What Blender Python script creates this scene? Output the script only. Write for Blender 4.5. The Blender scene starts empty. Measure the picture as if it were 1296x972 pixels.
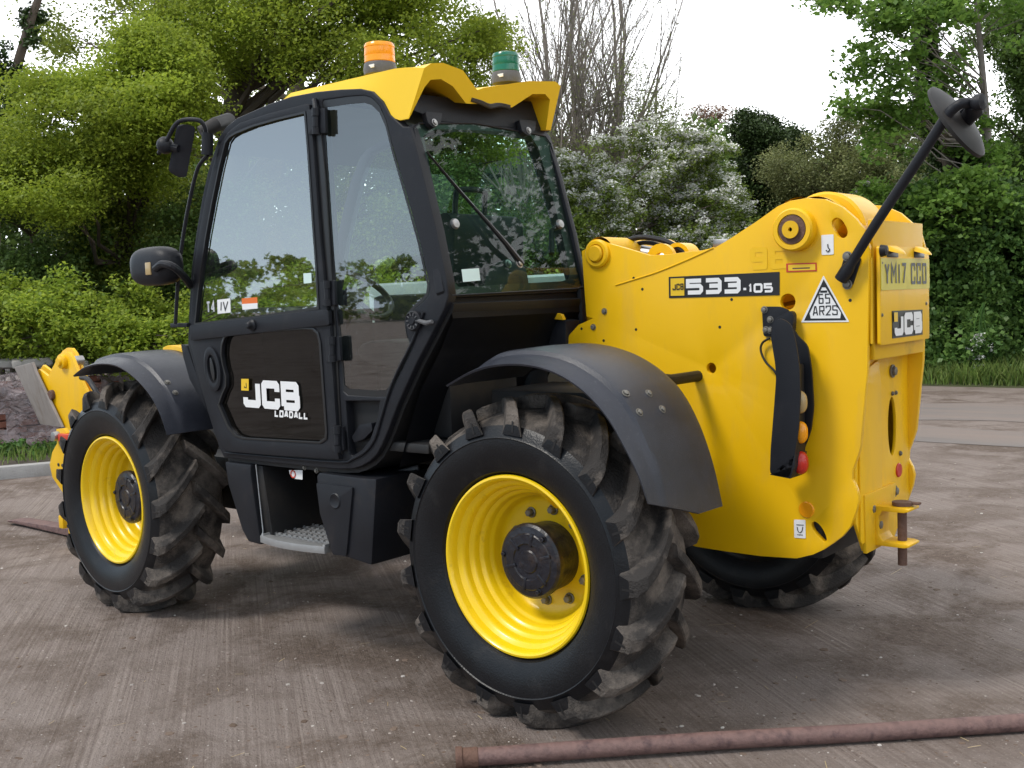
import bpy, bmesh, math, random
import numpy as np
from mathutils import Vector as V, Matrix, noise
random.seed(7); rng = np.random.default_rng(7)
S = bpy.context.scene
COL = S.collection
PI = math.pi
# ------------------------------------------------------------------ camera
CAM = V((2.546, -2.9734, 1.5578)); YAW, PIT, ROL, F = .6974, -.0755, -.0365, 1386.5
_r = V((math.cos(YAW), math.sin(YAW), 0)); FWD = V((-math.sin(YAW)*math.cos(PIT), math.cos(YAW)*math.cos(PIT), math.sin(PIT)))
_u = _r.cross(FWD); RT = _r*math.cos(ROL)+_u*math.sin(ROL); UP = -_r*math.sin(ROL)+_u*math.cos(ROL)
cd = bpy.data.cameras.new('camera'); cam = bpy.data.objects.new('camera', cd); COL.objects.link(cam)
M = Matrix((RT, UP, -FWD)).transposed().to_4x4(); M.translation = CAM; cam.matrix_world = M
cd.sensor_width = 36; cd.lens = F*36/1296; cd.clip_start = .05; cd.clip_end = 3000
S.camera = cam
# ------------------------------------------------------------------ world, sun, exposure
SUN_EL, SUN_AZ = math.radians(52), math.radians(205)      # azimuth of the sun, clockwise from +Y
w = bpy.data.worlds.new('World'); S.world = w; w.use_nodes = True
nt = w.node_tree; nt.nodes.clear(); N = nt.nodes.new; Lk = nt.links.new
out = N('ShaderNodeOutputWorld'); bg = N('ShaderNodeBackground'); bg.inputs[1].default_value = .1
sky = N('ShaderNodeTexSky'); sky.sky_type = 'NISHITA'; sky.sun_disc = False; sky.sun_elevation = SUN_EL; sky.sun_rotation = SUN_AZ
tc = N('ShaderNodeTexCoord'); mp = N('ShaderNodeMapping'); mp.inputs['Scale'].default_value = (1, 1, 2.6); mp.inputs['Location'].default_value = (3.3, 1.2, .4)
nz = N('ShaderNodeTexNoise'); nz.inputs['Scale'].default_value = 3.6; nz.inputs['Detail'].default_value = 6; nz.inputs['Roughness'].default_value = .5
# thin bright overcast on one side of the sky, heavier grey cloud on the other
dp = N('ShaderNodeVectorMath'); dp.operation = 'DOT_PRODUCT'; dp.inputs[1].default_value = (.25, .85, .35)
ad = N('ShaderNodeMath'); ad.operation = 'MULTIPLY_ADD'; ad.inputs[1].default_value = .55; ad.inputs[2].default_value = .1
sm = N('ShaderNodeMath'); sm.operation = 'ADD'
rp = N('ShaderNodeValToRGB'); e = rp.color_ramp.elements
e[0].position = .42; e[0].color = (5.2, 6.5, 7.9, 1); e[1].position = .64; e[1].color = (17, 17.2, 17.5, 1)
a = rp.color_ramp.elements.new(.52); a.color = (9.8, 10.8, 11.7, 1)
mx = N('ShaderNodeMix'); mx.data_type = 'RGBA'; mx.inputs[0].default_value = .88
Lk(tc.outputs['Generated'], mp.inputs[0]); Lk(mp.outputs[0], nz.inputs['Vector']); Lk(tc.outputs['Generated'], dp.inputs[0])
Lk(dp.outputs['Value'], ad.inputs[0]); Lk(ad.outputs[0], sm.inputs[0]); Lk(nz.outputs[0], sm.inputs[1]); Lk(sm.outputs[0], rp.inputs[0])
Lk(sky.outputs[0], mx.inputs[6]); Lk(rp.outputs[0], mx.inputs[7]); 
sx = N('ShaderNodeSeparateXYZ'); Lk(tc.outputs['Generated'], sx.inputs[0]); cl_ = N('ShaderNodeClamp'); Lk(sx.outputs[2], cl_.inputs[0])      # thin cloud brightens towards the horizon
iv = N('ShaderNodeMath'); iv.operation = 'SUBTRACT'; iv.inputs[0].default_value = 1; Lk(cl_.outputs[0], iv.inputs[1]); pw = N('ShaderNodeMath'); pw.operation = 'POWER'; pw.inputs[1].default_value = 3; Lk(iv.outputs[0], pw.inputs[0])
ml = N('ShaderNodeMath'); ml.operation = 'MULTIPLY_ADD'; ml.inputs[1].default_value = 1.5; ml.inputs[2].default_value = .75; Lk(pw.outputs[0], ml.inputs[0])
vs_ = N('ShaderNodeVectorMath'); vs_.operation = 'SCALE'; Lk(mx.outputs[2], vs_.inputs[0]); Lk(ml.outputs[0], vs_.inputs['Scale']); Lk(vs_.outputs[0], bg.inputs[0]); Lk(bg.outputs[0], out.inputs[0])
sd = bpy.data.lights.new('sun', 'SUN'); sd.energy = 2.2; sd.angle = math.radians(14); sd.color = (1, .95, .88)
so = bpy.data.objects.new('sun', sd); COL.objects.link(so)
sdir = V((math.sin(SUN_AZ)*math.cos(SUN_EL), math.cos(SUN_AZ)*math.cos(SUN_EL), math.sin(SUN_EL)))
so.rotation_euler = sdir.to_track_quat('Z', 'Y').to_euler()
S.view_settings.view_transform = 'Standard'; S.view_settings.look = 'None'; S.view_settings.exposure = 0.16; S.view_settings.gamma = 1
S.cycles.transparent_max_bounces = 24; S.cycles.max_bounces = 8

# ------------------------------------------------------------------ helpers
def hit(px, py, ax, c):
    d = FWD+RT*((px-648)/F)-UP*((py-486)/F); return CAM+d*((c-CAM[ax])/d[ax])
def hitp(px, py, p, n):
    d = FWD+RT*((px-648)/F)-UP*((py-486)/F); return CAM+d*((p-CAM).dot(n)/d.dot(n))
def at(px, py, D):
    return CAM+D*(FWD+RT*((px-648)/F)-UP*((py-486)/F))
def HY(l, y): return [hit(a, b, 1, y) for a, b in l]
def HX(l, x): return [hit(a, b, 0, x) for a, b in l]
MATS = {}
def mat(name, col, rough=.5, metal=0, coat=0, vary=.12, vscale=6, bump=0, bscale=60, dirt=0, dirtcol=(.14, .105, .075), dscale=2.5, spec=.5, stretch=None, rvary=.12, dlo=.5):
    m = bpy.data.materials.new(name); m.use_nodes = True; t = m.node_tree; b = t.nodes['Principled BSDF']; n = t.nodes.new; k = t.links.new
    b.inputs['Roughness'].default_value = rough; b.inputs['Metallic'].default_value = metal; b.inputs['Coat Weight'].default_value = coat
    b.inputs['Specular IOR Level'].default_value = spec; b.inputs['Coat Roughness'].default_value = .12
    c = n('ShaderNodeTexCoord'); mpn = n('ShaderNodeMapping'); k(c.outputs['Object'], mpn.inputs[0])
    if stretch: mpn.inputs['Scale'].default_value = stretch
    z = n('ShaderNodeTexNoise'); z.inputs['Scale'].default_value = vscale; z.inputs['Detail'].default_value = 8; k(mpn.outputs[0], z.inputs['Vector'])
    r = n('ShaderNodeMix'); r.data_type = 'RGBA'; k(z.outputs[0], r.inputs[0])
    r.inputs[6].default_value = tuple(x*(1-vary) for x in col)+(1,); r.inputs[7].default_value = tuple(min(1, x*(1+vary)) for x in col)+(1,)
    last = r.outputs[2]
    if dirt:
        z2 = n('ShaderNodeTexNoise'); z2.inputs['Scale'].default_value = dscale; z2.inputs['Detail'].default_value = 10; z2.inputs['Roughness'].default_value = .65; k(mpn.outputs[0], z2.inputs['Vector'])
        mr = n('ShaderNodeMapRange'); mr.inputs[1].default_value = dlo; mr.inputs[2].default_value = dlo+.25; mr.inputs[4].default_value = dirt; k(z2.outputs[0], mr.inputs[0])
        r2 = n('ShaderNodeMix'); r2.data_type = 'RGBA'; k(mr.outputs[0], r2.inputs[0]); k(last, r2.inputs[6]); r2.inputs[7].default_value = dirtcol+(1,); last = r2.outputs[2]
    k(last, b.inputs['Base Color'])
    if rvary:
        rr = n('ShaderNodeMapRange'); rr.inputs[3].default_value = max(0, rough-rvary); rr.inputs[4].default_value = min(1, rough+rvary); k(z.outputs[0], rr.inputs[0]); k(rr.outputs[0], b.inputs['Roughness'])
    if bump:
        z3 = n('ShaderNodeTexNoise'); z3.inputs['Scale'].default_value = bscale; z3.inputs['Detail'].default_value = 5; k(mpn.outputs[0], z3.inputs['Vector'])
        bp = n('ShaderNodeBump'); bp.inputs['Strength'].default_value = bump; bp.inputs['Distance'].default_value = .01; k(z3.outputs[0], bp.inputs['Height']); k(bp.outputs[0], b.inputs['Normal'])
    MATS[name] = m; return m
def glass(name, tint, refl=1.7, body=None, bodyf=0):
    m = bpy.data.materials.new(name); m.use_nodes = True; t = m.node_tree; t.nodes.clear(); n = t.nodes.new; k = t.links.new
    o = n('ShaderNodeOutputMaterial'); tr = n('ShaderNodeBsdfTransparent'); tr.inputs[0].default_value = tint+(1,)
    g = n('ShaderNodeBsdfGlossy'); g.inputs['Roughness'].default_value = .015; g.inputs[0].default_value = (1, 1, 1, 1)
    ge = n('ShaderNodeNewGeometry'); dt = n('ShaderNodeVectorMath'); dt.operation = 'DOT_PRODUCT'; k(ge.outputs['Incoming'], dt.inputs[0]); k(ge.outputs['Normal'], dt.inputs[1])
    def mt(op, a, b=None, c=None):
        q = n('ShaderNodeMath'); q.operation = op
        for i, x in enumerate((a, b, c)):
            if x is None: continue
            if isinstance(x, (int, float)): q.inputs[i].default_value = x
            else: k(x, q.inputs[i])
        return q
    f0 = ((refl-1)/(refl+1))**2; fr = mt('MULTIPLY_ADD', mt('POWER', mt('SUBTRACT', 1.0, mt('ABSOLUTE', dt.outputs['Value']).outputs[0]).outputs[0], 4.2).outputs[0], 1-f0, f0); m1 = n('ShaderNodeMixShader')
    k(fr.outputs[0], m1.inputs[0]); k(tr.outputs[0], m1.inputs[1]); k(g.outputs[0], m1.inputs[2]); last = m1
    # dried rain spots
    c = n('ShaderNodeTexCoord'); z = n('ShaderNodeTexNoise'); z.inputs['Scale'].default_value = 90; z.inputs['Detail'].default_value = 3; k(c.outputs['Object'], z.inputs['Vector'])
    z2 = n('ShaderNodeTexNoise'); z2.inputs['Scale'].default_value = 3; k(c.outputs['Object'], z2.inputs['Vector'])
    mm = n('ShaderNodeMath'); mm.operation = 'MULTIPLY'; k(z.outputs[0], mm.inputs[0]); k(z2.outputs[0], mm.inputs[1])
    mr = n('ShaderNodeMapRange'); mr.inputs[1].default_value = .41; mr.inputs[2].default_value = .45; mr.inputs[3].default_value = bodyf; mr.inputs[4].default_value = bodyf+.25; k(mm.outputs[0], mr.inputs[0])
    df = n('ShaderNodeBsdfDiffuse'); df.inputs[0].default_value = (body or (.35, .38, .37))+(1,)
    m2 = n('ShaderNodeMixShader'); k(mr.outputs[0], m2.inputs[0]); k(last.outputs[0], m2.inputs[1]); k(df.outputs[0], m2.inputs[2]); k(m2.outputs[0], o.inputs[0])
    MATS[name] = m; return m
def leafmat(name, c1, c2, c3=None, trans=.35, rough=.5, gain=1.4):
    c1, c2, c3 = [None if q is None else tuple(min(.8, x*gain) for x in q) for q in (c1, c2, c3)]
    m = bpy.data.materials.new(name); m.use_nodes = True; t = m.node_tree; t.nodes.clear(); n = t.nodes.new; k = t.links.new
    o = n('ShaderNodeOutputMaterial'); g = n('ShaderNodeNewGeometry'); r = n('ShaderNodeValToRGB'); k(g.outputs['Random Per Island'], r.inputs[0])
    r.color_ramp.elements[0].color = c1+(1,); r.color_ramp.elements[1].color = c2+(1,)
    if c3: x = r.color_ramp.elements.new(.5); x.color = c3+(1,)
    c = n('ShaderNodeTexCoord'); z = n('ShaderNodeTexNoise'); z.inputs['Scale'].default_value = .9; z.inputs['Detail'].default_value = 3; k(c.outputs['Object'], z.inputs['Vector'])
    hs = n('ShaderNodeHueSaturation'); mr = n('ShaderNodeMapRange'); mr.inputs[1].default_value = .3; mr.inputs[2].default_value = .7; mr.inputs[3].default_value = .68; mr.inputs[4].default_value = 1.35
    k(z.outputs[0], mr.inputs[0]); k(mr.outputs[0], hs.inputs['Value']); k(r.outputs[0], hs.inputs['Color'])
    p = n('ShaderNodeBsdfPrincipled'); p.inputs['Roughness'].default_value = rough; p.inputs['Specular IOR Level'].default_value = .3; k(hs.outputs[0], p.inputs['Base Color'])
    tl = n('ShaderNodeBsdfTranslucent'); k(hs.outputs[0], tl.inputs[0]); mxs = n('ShaderNodeMixShader'); mxs.inputs[0].default_value = trans
    k(p.outputs[0], mxs.inputs[1]); k(tl.outputs[0], mxs.inputs[2]); k(mxs.outputs[0], o.inputs[0]); MATS[name] = m; return m

YEL = mat('yellow_paint', (.86, .495, .003), .40, coat=.12, spec=.38, vary=.05, vscale=3, dirt=.5, dirtcol=(.62, .37, .06), dscale=6, dlo=.52, stretch=(1.3, 1.3, .35), bump=.02, bscale=90)
YELD = mat('yellow_paint_grubby', (.76, .44, .006), .48, coat=.05, spec=.35, vary=.07, vscale=4, dirt=.6, dirtcol=(.22, .13, .03), dscale=6, dlo=.56)
ROOF = mat('yellow_roof_moulding', (.88, .56, .015), .40, coat=.1, spec=.4, vary=.03, vscale=4)
BLK = mat('black_powder_coat', (.012, .013, .017), .46, spec=.28, vary=.3, vscale=5, bump=.12, bscale=260, dirt=.25, dirtcol=(.06, .055, .055), dscale=7, dlo=.55)
BLKD = mat('black_chassis_paint', (.010, .010, .011), .6, vary=.3, dirt=.6, dirtcol=(.05, .038, .028), dscale=4)
FEN = mat('fender_plastic', (.027, .030, .041), .36, spec=.4, vary=.3, vscale=14, bump=.16, bscale=240, dirt=.4, dirtcol=(.13, .13, .14), dscale=70, dlo=.57)
TANK = mat('moulded_tank_plastic', (.012, .013, .017), .45, spec=.3, vary=.3, vscale=6, bump=.1, bscale=200, dirt=.45, dirtcol=(.07, .05, .04), dscale=5, dlo=.56)
RUB = mat('black_rubber', (.0065, .007, .0088), .36, spec=.34, vary=.3, vscale=9, bump=.15, bscale=150, dirt=.35, dirtcol=(.05, .045, .042), dscale=12, dlo=.56)
TRD = mat('dusty_tread_rubber', (.034, .030, .028), .8, vary=.35, vscale=18, bump=.6, bscale=120, dirt=.9, dirtcol=(.215, .18, .152), dscale=6, dlo=.46, spec=.3)
HUB = mat('hub_casting', (.010, .010, .016), .35, vary=.4, vscale=22, bump=.4, bscale=40, dirt=.6, dirtcol=(.10, .06, .035), dscale=9, dlo=.55)
RIMM = mat('rim_paint', (.90, .60, .006), .33, coat=.3, vary=.03, dirt=.8, dirtcol=(.30, .15, .03), dscale=11, dlo=.60)
STL = mat('bare_steel', (.42, .42, .42), .4, metal=.9, vary=.2, vscale=30, dirt=.5, dirtcol=(.22, .15, .10), dscale=20)
ZNC = mat('zinc_bolt', (.20, .19, .17), .5, metal=.5, vary=.2, vscale=40)
RST = mat('rusty_steel', (.13, .07, .05), .8, vary=.45, vscale=25, bump=.5, bscale=80, dirt=.8, dirtcol=(.05, .025, .018), dscale=14)
PIPE = mat('rusty_red_pipe', (.165, .098, .088), .65, vary=.35, vscale=40, bump=.35, bscale=90, dirt=.9, dirtcol=(.04, .020, .026), dscale=22, dlo=.49)
SLAB = mat('worn_steel_plate', (.30, .27, .25), .6, metal=.2, vary=.3, vscale=9, dirt=.7, dirtcol=(.15, .11, .08), dscale=7)
WHT = mat('white_print', (.80, .80, .80), .45, vary=.03); BPR = mat('black_print', (.013, .013, .014), .35, vary=.1)
YPR = mat('yellow_print', (.80, .52, .02), .4, vary=.03); GHO = mat('faint_yellow_print', (.87, .515, .003), .4, vary=.02)
ORP = mat('orange_print', (.75, .16, .02), .4, vary=.05); PLT = mat('number_plate_yellow', (.60, .50, .02), .35, vary=.04, dirt=.3, dirtcol=(.3, .22, .03), dscale=12)
CYN = mat('pale_sticker', (.60, .75, .72), .5, vary=.05); RED = mat('red_paint', (.55, .05, .02), .4, vary=.1)
AMB = mat('amber_lens', (.92, .34, .005), .22, coat=.2, vary=.1); GRN = mat('green_lens', (.004, .14, .085), .2, coat=.3, vary=.15)
REDL = mat('red_lens', (.50, .02, .01), .25, coat=.2, vary=.1); CLR = mat('clear_lens', (.42, .30, .14), .25, coat=.2, vary=.1)
GRYC = mat('grey_casting', (.10, .10, .105), .5, vary=.2, vscale=40, bump=.3, bscale=60)
SEAT = mat('seat_vinyl', (.012, .015, .018), .6, vary=.3, vscale=8, spec=.25)
CHR = mat('mirror_glass', (.7, .72, .72), .04, metal=1, vary=.02, rvary=0)
TRE = mat('step_aluminium', (.36, .36, .36), .45, metal=.5, vary=.15, vscale=30, dirt=.5, dirtcol=(.2, .16, .13), dscale=14, dlo=.56)
ALU = mat('engine_cover_grey', (.42, .45, .46), .4, metal=.2, vary=.1)
BARK = mat('bark', (.085, .065, .048), .9, vary=.4, vscale=9, bump=.8, bscale=30)
BARKG = mat('grey_bark', (.22, .19, .165), .9, vary=.35, vscale=9, bump=.6, bscale=30)
GDOOR = glass('door_glass', (.62, .70, .68), 3.2, bodyf=.01)
GQ = glass('side_glass', (.72, .82, .79), 2.3, bodyf=.012)
GCL = glass('clear_glass', (.80, .90, .87), 1.4, bodyf=.0)
GREAR = glass('rear_glass', (.62, .82, .75), 1.4, (.30, .40, .36), .006)
GDARK = glass('smoked_glass', (.22, .22, .21), 1.45, (.10, .09, .08), .05)

WL = {}
def link(name, me, m, parent, org=None, smooth=30):
    o = bpy.data.objects.new(name, me); COL.objects.link(o)
    ms = m if isinstance(m, (list, tuple)) else [m]
    for q in ms: me.materials.append(q)
    if org is None:
        if len(me.vertices):
            co = np.empty(len(me.vertices)*3); me.vertices.foreach_get('co', co); co = co.reshape(-1, 3); org = V(((co.min(0)+co.max(0))/2).tolist())
        else: org = V((0, 0, 0))
    me.transform(Matrix.Translation(-org)); WL[o.name] = org.copy()
    if parent is not None: o.parent = parent; o.location = org-WL[parent.name]
    else: o.location = org
    if smooth:
        me.shade_smooth(); me.set_sharp_from_angle(angle=math.radians(smooth))
    return o
def obj(name, bm, m, parent=None, org=None, smooth=30):
    me = bpy.data.meshes.new(name); bmesh.ops.recalc_face_normals(bm, faces=bm.faces[:]) if getattr(bm, 'is_valid', True) else None
    bm.to_mesh(me); bm.free(); return link(name, me, m, parent, org, smooth)
def tag(o, label, cat, group=None, kind=None):
    if label: o['label'] = label
    if cat: o['category'] = cat
    if group: o['group'] = group
    if kind: o['kind'] = kind
    return o
def empty(name, loc, label=None, cat=None, group=None, parent=None):
    o = bpy.data.objects.new(name, None); COL.objects.link(o); loc = V(loc); WL[o.name] = loc.copy(); o.empty_display_size = .2
    if parent: o.parent = parent; o.location = loc-WL[parent.name]
    else: o.location = loc
    return tag(o, label, cat, group)
def bev(bm, w_, seg=2, ang=.55, faces=None):
    if not w_: return
    es = [e for e in bm.edges if len(e.link_faces) == 2 and e.calc_face_angle(0) > ang]
    if es: bmesh.ops.bevel(bm, geom=es, offset=w_, segments=seg, profile=.6, affect='EDGES', clamp_overlap=True)
def chai(p, it=2, q=.25):
    for _ in range(it):
        r = []
        for i in range(len(p)):
            a, b = p[i], p[(i+1) % len(p)]; r += [a.lerp(b, q), a.lerp(b, 1-q)]
        p = r
    return p
def rnd(p, r, seg=3):        # round polygon corners by distance r
    o = []
    for i in range(len(p)):
        a, b, c = p[i-1], p[i], p[(i+1) % len(p)]
        d1, d2 = (a-b), (c-b); l1, l2 = d1.length, d2.length; k1, k2 = min(r, l1*.45), min(r, l2*.45)
        s, e_ = b+d1.normalized()*k1, b+d2.normalized()*k2
        for j in range(seg+1):
            t = j/seg; o.append(s*(1-t)**2+b*2*t*(1-t)+e_*t*t)
    return o
def plate_bm(outer, holes=(), n=V((0, 1, 0)), t=.02, b=.004, bm=None, seg=2):
    own = bmesh.new(); es = []
    for lp in [outer]+list(holes):
        vs = [own.verts.new(p) for p in lp]
        es += [own.edges.new((vs[i], vs[(i+1) % len(vs)])) for i in range(len(vs))]
    bmesh.ops.triangle_fill(own, use_beauty=True, use_dissolve=False, edges=es, normal=n)
    if t:
        g = bmesh.ops.extrude_face_region(own, geom=own.faces[:])
        bmesh.ops.translate(own, verts=[x for x in g['geom'] if isinstance(x, bmesh.types.BMVert)], vec=n*t)
        bmesh.ops.recalc_face_normals(own, faces=own.faces[:]); bev(own, b, seg)
    return join(bm, own)
def join(bm, own):
    if bm is None: return own
    me = bpy.data.meshes.new('tmp'); own.to_mesh(me); own.free(); bm.from_mesh(me); bpy.data.meshes.remove(me); return bm
def box(c, s, b=.004, rot=None, bm=None, seg=2):
    own = bmesh.new(); bmesh.ops.create_cube(own, size=1); 
    for v in own.verts: v.co = V((v.co.x*s[0], v.co.y*s[1], v.co.z*s[2]))
    bev(own, b, seg)
    if rot is not None: bmesh.ops.rotate(own, verts=own.verts, cent=(0, 0, 0), matrix=rot)
    bmesh.ops.translate(own, verts=own.verts, vec=V(c)); return join(bm, own)
def tube(pts, r, seg=10, bm=None, cap=True, flat=1):
    bm = bm or bmesh.new(); pts = [V(p) for p in pts]; rs = r if isinstance(r, (list, tuple)) else [r]*len(pts)
    T = [(pts[min(i+1, len(pts)-1)]-pts[max(i-1, 0)]).normalized() for i in range(len(pts))]
    a = V((0, 0, 1)) if abs(T[0].z) < .9 else V((1, 0, 0)); nrm = T[0].cross(a).normalized(); rings = []
    for i, p in enumerate(pts):
        nrm = (nrm-T[i]*nrm.dot(T[i])).normalized(); bi = T[i].cross(nrm)
        rings.append([bm.verts.new(p+(nrm*math.cos(2*PI*k/seg)+bi*flat*math.sin(2*PI*k/seg))*rs[i]) for k in range(seg)])
    for A, B in zip(rings, rings[1:]):
        for k in range(seg): bm.faces.new((A[k], A[(k+1) % seg], B[(k+1) % seg], B[k]))
    if cap: bm.faces.new(rings[0][::-1]); bm.faces.new(rings[-1])
    return bm
def spline(p, n=6):
    p = [V(x) for x in p]; q = [p[0]*2-p[1]]+p+[p[-1]*2-p[-2]]; o = []
    for i in range(1, len(q)-2):
        a, b, c, d = q[i-1:i+3]
        for j in range(n):
            t = j/n; o.append(.5*((2*b)+(c-a)*t+(2*a-5*b+4*c-d)*t*t+(3*b-a-3*c+d)*t**3))
    return o+[p[-1]]
def lathe(prof, c, ax=V((0, 1, 0)), seg=48, bm=None, close=False, a0=0, a1=2*PI):
    bm = bm or bmesh.new(); ax = ax.normalized(); a = V((0, 0, 1)) if abs(ax.z) < .9 else V((1, 0, 0)); u = a.cross(ax).normalized(); v = ax.cross(u); c = V(c); rings = []
    for k in range(seg):
        th = 2*PI*k/seg; d = u*math.cos(th)+v*math.sin(th); rings.append([bm.verts.new(c+d*max(r, 1e-5)+ax*h) for r, h in prof])
    for k in range(seg):
        A, B = rings[k], rings[(k+1) % seg]
        for j in range(len(prof)-1): bm.faces.new((A[j], B[j], B[j+1], A[j+1]))
        if close: bm.faces.new((A[-1], B[-1], B[0], A[0]))
    return bm
def bolt(c, n, r=.012, h=.012, bm=None):
    n = V(n).normalized()
    bm = lathe([(0, -.002), (r*1.5, -.002), (r*1.5, h*.25), (r*1.15, h*.3)], c, n, 16, bm)
    return lathe([(r*1.05, h*.2), (r, h*.9), (r*.8, h), (0, h)], c, n, 6, bm)
def disc(c, n, r, t=.003, seg=28, bm=None):
    return lathe([(0, 0), (r, 0), (r, t*.6), (r-t*.4, t), (0, t)], c, n, seg, bm)
# ---- flat lettering drawn as strokes
G = {'J': [[(1, 1), (1, 0), (0, 0), (0, .3)]], 'C': [[(1, .66), (1, 1), (0, 1), (0, 0), (1, 0), (1, .34)]],
 'B': [[(0, 0, 1), (0, 1, 1), (.95, 1), (.95, .5), (0, .5, 1)], [(0, .5, 1), (1, .5), (1, 0), (0, 0, 1)]],
 '5': [[(1, 1), (0, 1, 1), (0, .56, 1), (1, .56), (1, 0), (0, 0)]], '3': [[(0, 1), (1, 1), (1, 0), (0, 0)], [(.25, .52), (1, .52)]],
 '1': [[(.1, .78), (.55, 1), (.55, 0)]], '0': [[(0, 0), (0, 1), (1, 1), (1, 0), (0, 0)]], 'O': [[(0, 0), (0, 1), (1, 1), (1, 0), (0, 0)]],
 '-': [[(0, .42), (1, .42)]], 'Y': [[(0, 1), (.5, .5), (1, 1)], [(.5, .5), (.5, 0)]], 'M': [[(0, 0), (0, 1), (.5, .45), (1, 1), (1, 0)]],
 '7': [[(0, 1), (1, 1), (.4, 0)]], 'I': [[(.5, 0), (.5, 1)]], '6': [[(0, .54, 1), (0, 0), (1, 0), (1, .54), (0, .54, 1)], [(0, .5), (0, 1), (1, 1)]], '9': [[(1, .46, 1), (0, .46), (0, 1), (1, 1), (1, .46, 1)], [(1, .5), (1, 0), (0, 0)]],
 'A': [[(0, 0), (.38, 1), (.62, 1), (1, 0)], [(.18, .3), (.82, .3)]], 'R': [[(0, .5, 1), (0, 1, 1), (1, 1), (1, .5), (0, .5, 1)], [(0, .5), (0, 0)], [(.5, .5), (1, 0)]],
 '2': [[(0, .78), (0, 1), (1, 1), (1, .6), (0, 0), (1, 0)]], 'S': [[(1, .8), (1, 1), (0, 1), (0, .54), (1, .5), (1, 0), (0, 0), (0, .2)]],
 'L': [[(0, 1), (0, 0), (1, 0)]], 'D': [[(0, 0), (0, 1), (.8, 1), (1, .8), (1, .2), (.8, 0), (0, 0)]], 'T': [[(0, 1), (1, 1)], [(.5, 1), (.5, 0)]],
 '4': [[(.75, 0), (.75, 1), (0, .3)], [(0, .3), (1, .3)]], 'V': [[(0, 1), (.5, 0), (1, 1)]], ' ': [], 'E': [[(1, 1), (0, 1), (0, 0), (1, 0)], [(0, .5), (.8, .5)]], 'N': [[(0, 0), (0, 1), (1, 0), (1, 1)]], 'U': [[(0, 1), (0, 0), (1, 0), (1, 1)]],
 'Z': [[(0, 1), (1, 1), (0, 0), (1, 0)]]}
def stroke(bm, pl, wd, mp, ch):
    shp = [len(q_) > 2 for q_ in pl]; pl = [V((q_[0], q_[1], 0)) for q_ in pl]; closed = (pl[0]-pl[-1]).length < 1e-5
    if closed: pl = pl[:-1]
    n = len(pl); pairs = []
    def nv(p): return bm.verts.new(mp(p))
    for i, p in enumerate(pl):
        a = pl[i-1] if (closed or i) else None; c = pl[(i+1) % n] if (closed or i < n-1) else None
        d1 = (p-a).normalized() if a is not None else (c-p).normalized(); d2 = (c-p).normalized() if c is not None else d1
        n1, n2 = V((-d1.y, d1.x, 0)), V((-d2.y, d2.x, 0)); m_ = n1+n2; m_ = m_.normalized() if m_.length > 1e-6 else n1
        s_ = wd/2/max(.45, m_.dot(n1)); Lp, Rp = p+m_*s_, p-m_*s_; cr = d1.x*d2.y-d1.y*d2.x
        if shp[i] or abs(cr) < .2 or a is None or c is None: pairs.append((nv(Lp), nv(Rp))); continue
        k_ = ch
        if cr > 0: l_ = nv(Lp); pairs += [(l_, nv(Rp-d1*k_)), (l_, nv(Rp+d2*k_))]
        else: r_ = nv(Rp); pairs += [(nv(Lp-d1*k_), r_), (nv(Lp+d2*k_), r_)]
    m = len(pairs)
    for i in range(m if closed else m-1):
        (l0, r0), (l1, r1) = pairs[i], pairs[(i+1) % m]; f = []
        for v in (r0, r1, l1, l0):
            if v not in f: f.append(v)
        if len(f) > 2: bm.faces.new(f)
def text(s, o, U, Vv, h, cw, gap, wd, m, parent, name='lettering', shear=0, ch=None, lift=V((0, 0, 0))):
    bm = bmesh.new(); x = 0; U = U.normalized(); Vv = Vv.normalized(); nn_ = U.cross(Vv).normalized(); ch = wd*.40 if ch is None else ch
    for k, c in enumerate(s):
        w_ = cw*(1.2 if c == 'M' else .45 if c in '1I' else .55 if c in '-' else .5 if c == ' ' else 1)
        li = 0
        for pl in G[c]:
            P_ = [(wd/2+q_[0]*(w_-wd), wd/2+q_[1]*(h-wd))+((1,) if len(q_) > 2 or c in 'MYAVZNT74L' else ()) for q_ in pl]; lz = nn_*(.0003*li); li += 1
            stroke(bm, P_, wd, lambda p, x=x, lz=lz: o+U*(x+p.x+shear*p.y)+Vv*p.y+lz, ch)
        x += w_+gap
    me = bpy.data.meshes.new(name); bm.to_mesh(me); bm.free(); return link(name, me, m, parent, smooth=0)
def quad4(p, n, m, parent, name, t=.0015, r=.0):
    p = list(p); 
    if r: p = rnd(p, r)
    return obj(name, plate_bm(p, n=n, t=t, b=0), m, parent)
def lp(p, u, v):             # bilinear point inside a 4-corner panel p = TL, TR, BR, BL ; v from bottom
    return p[3].lerp(p[2], u).lerp(p[0].lerp(p[1], u), v)
YN, YP, XP, ZP = V((0, -1, 0)), V((0, 1, 0)), V((1, 0, 0)), V((0, 0, 1))
# ================================================================== THE TELEHANDLER
T = empty('telehandler', (-1.4, 1.1, 0), 'yellow and black telescopic handler with cab, parked in the yard', 'telehandler')
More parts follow.
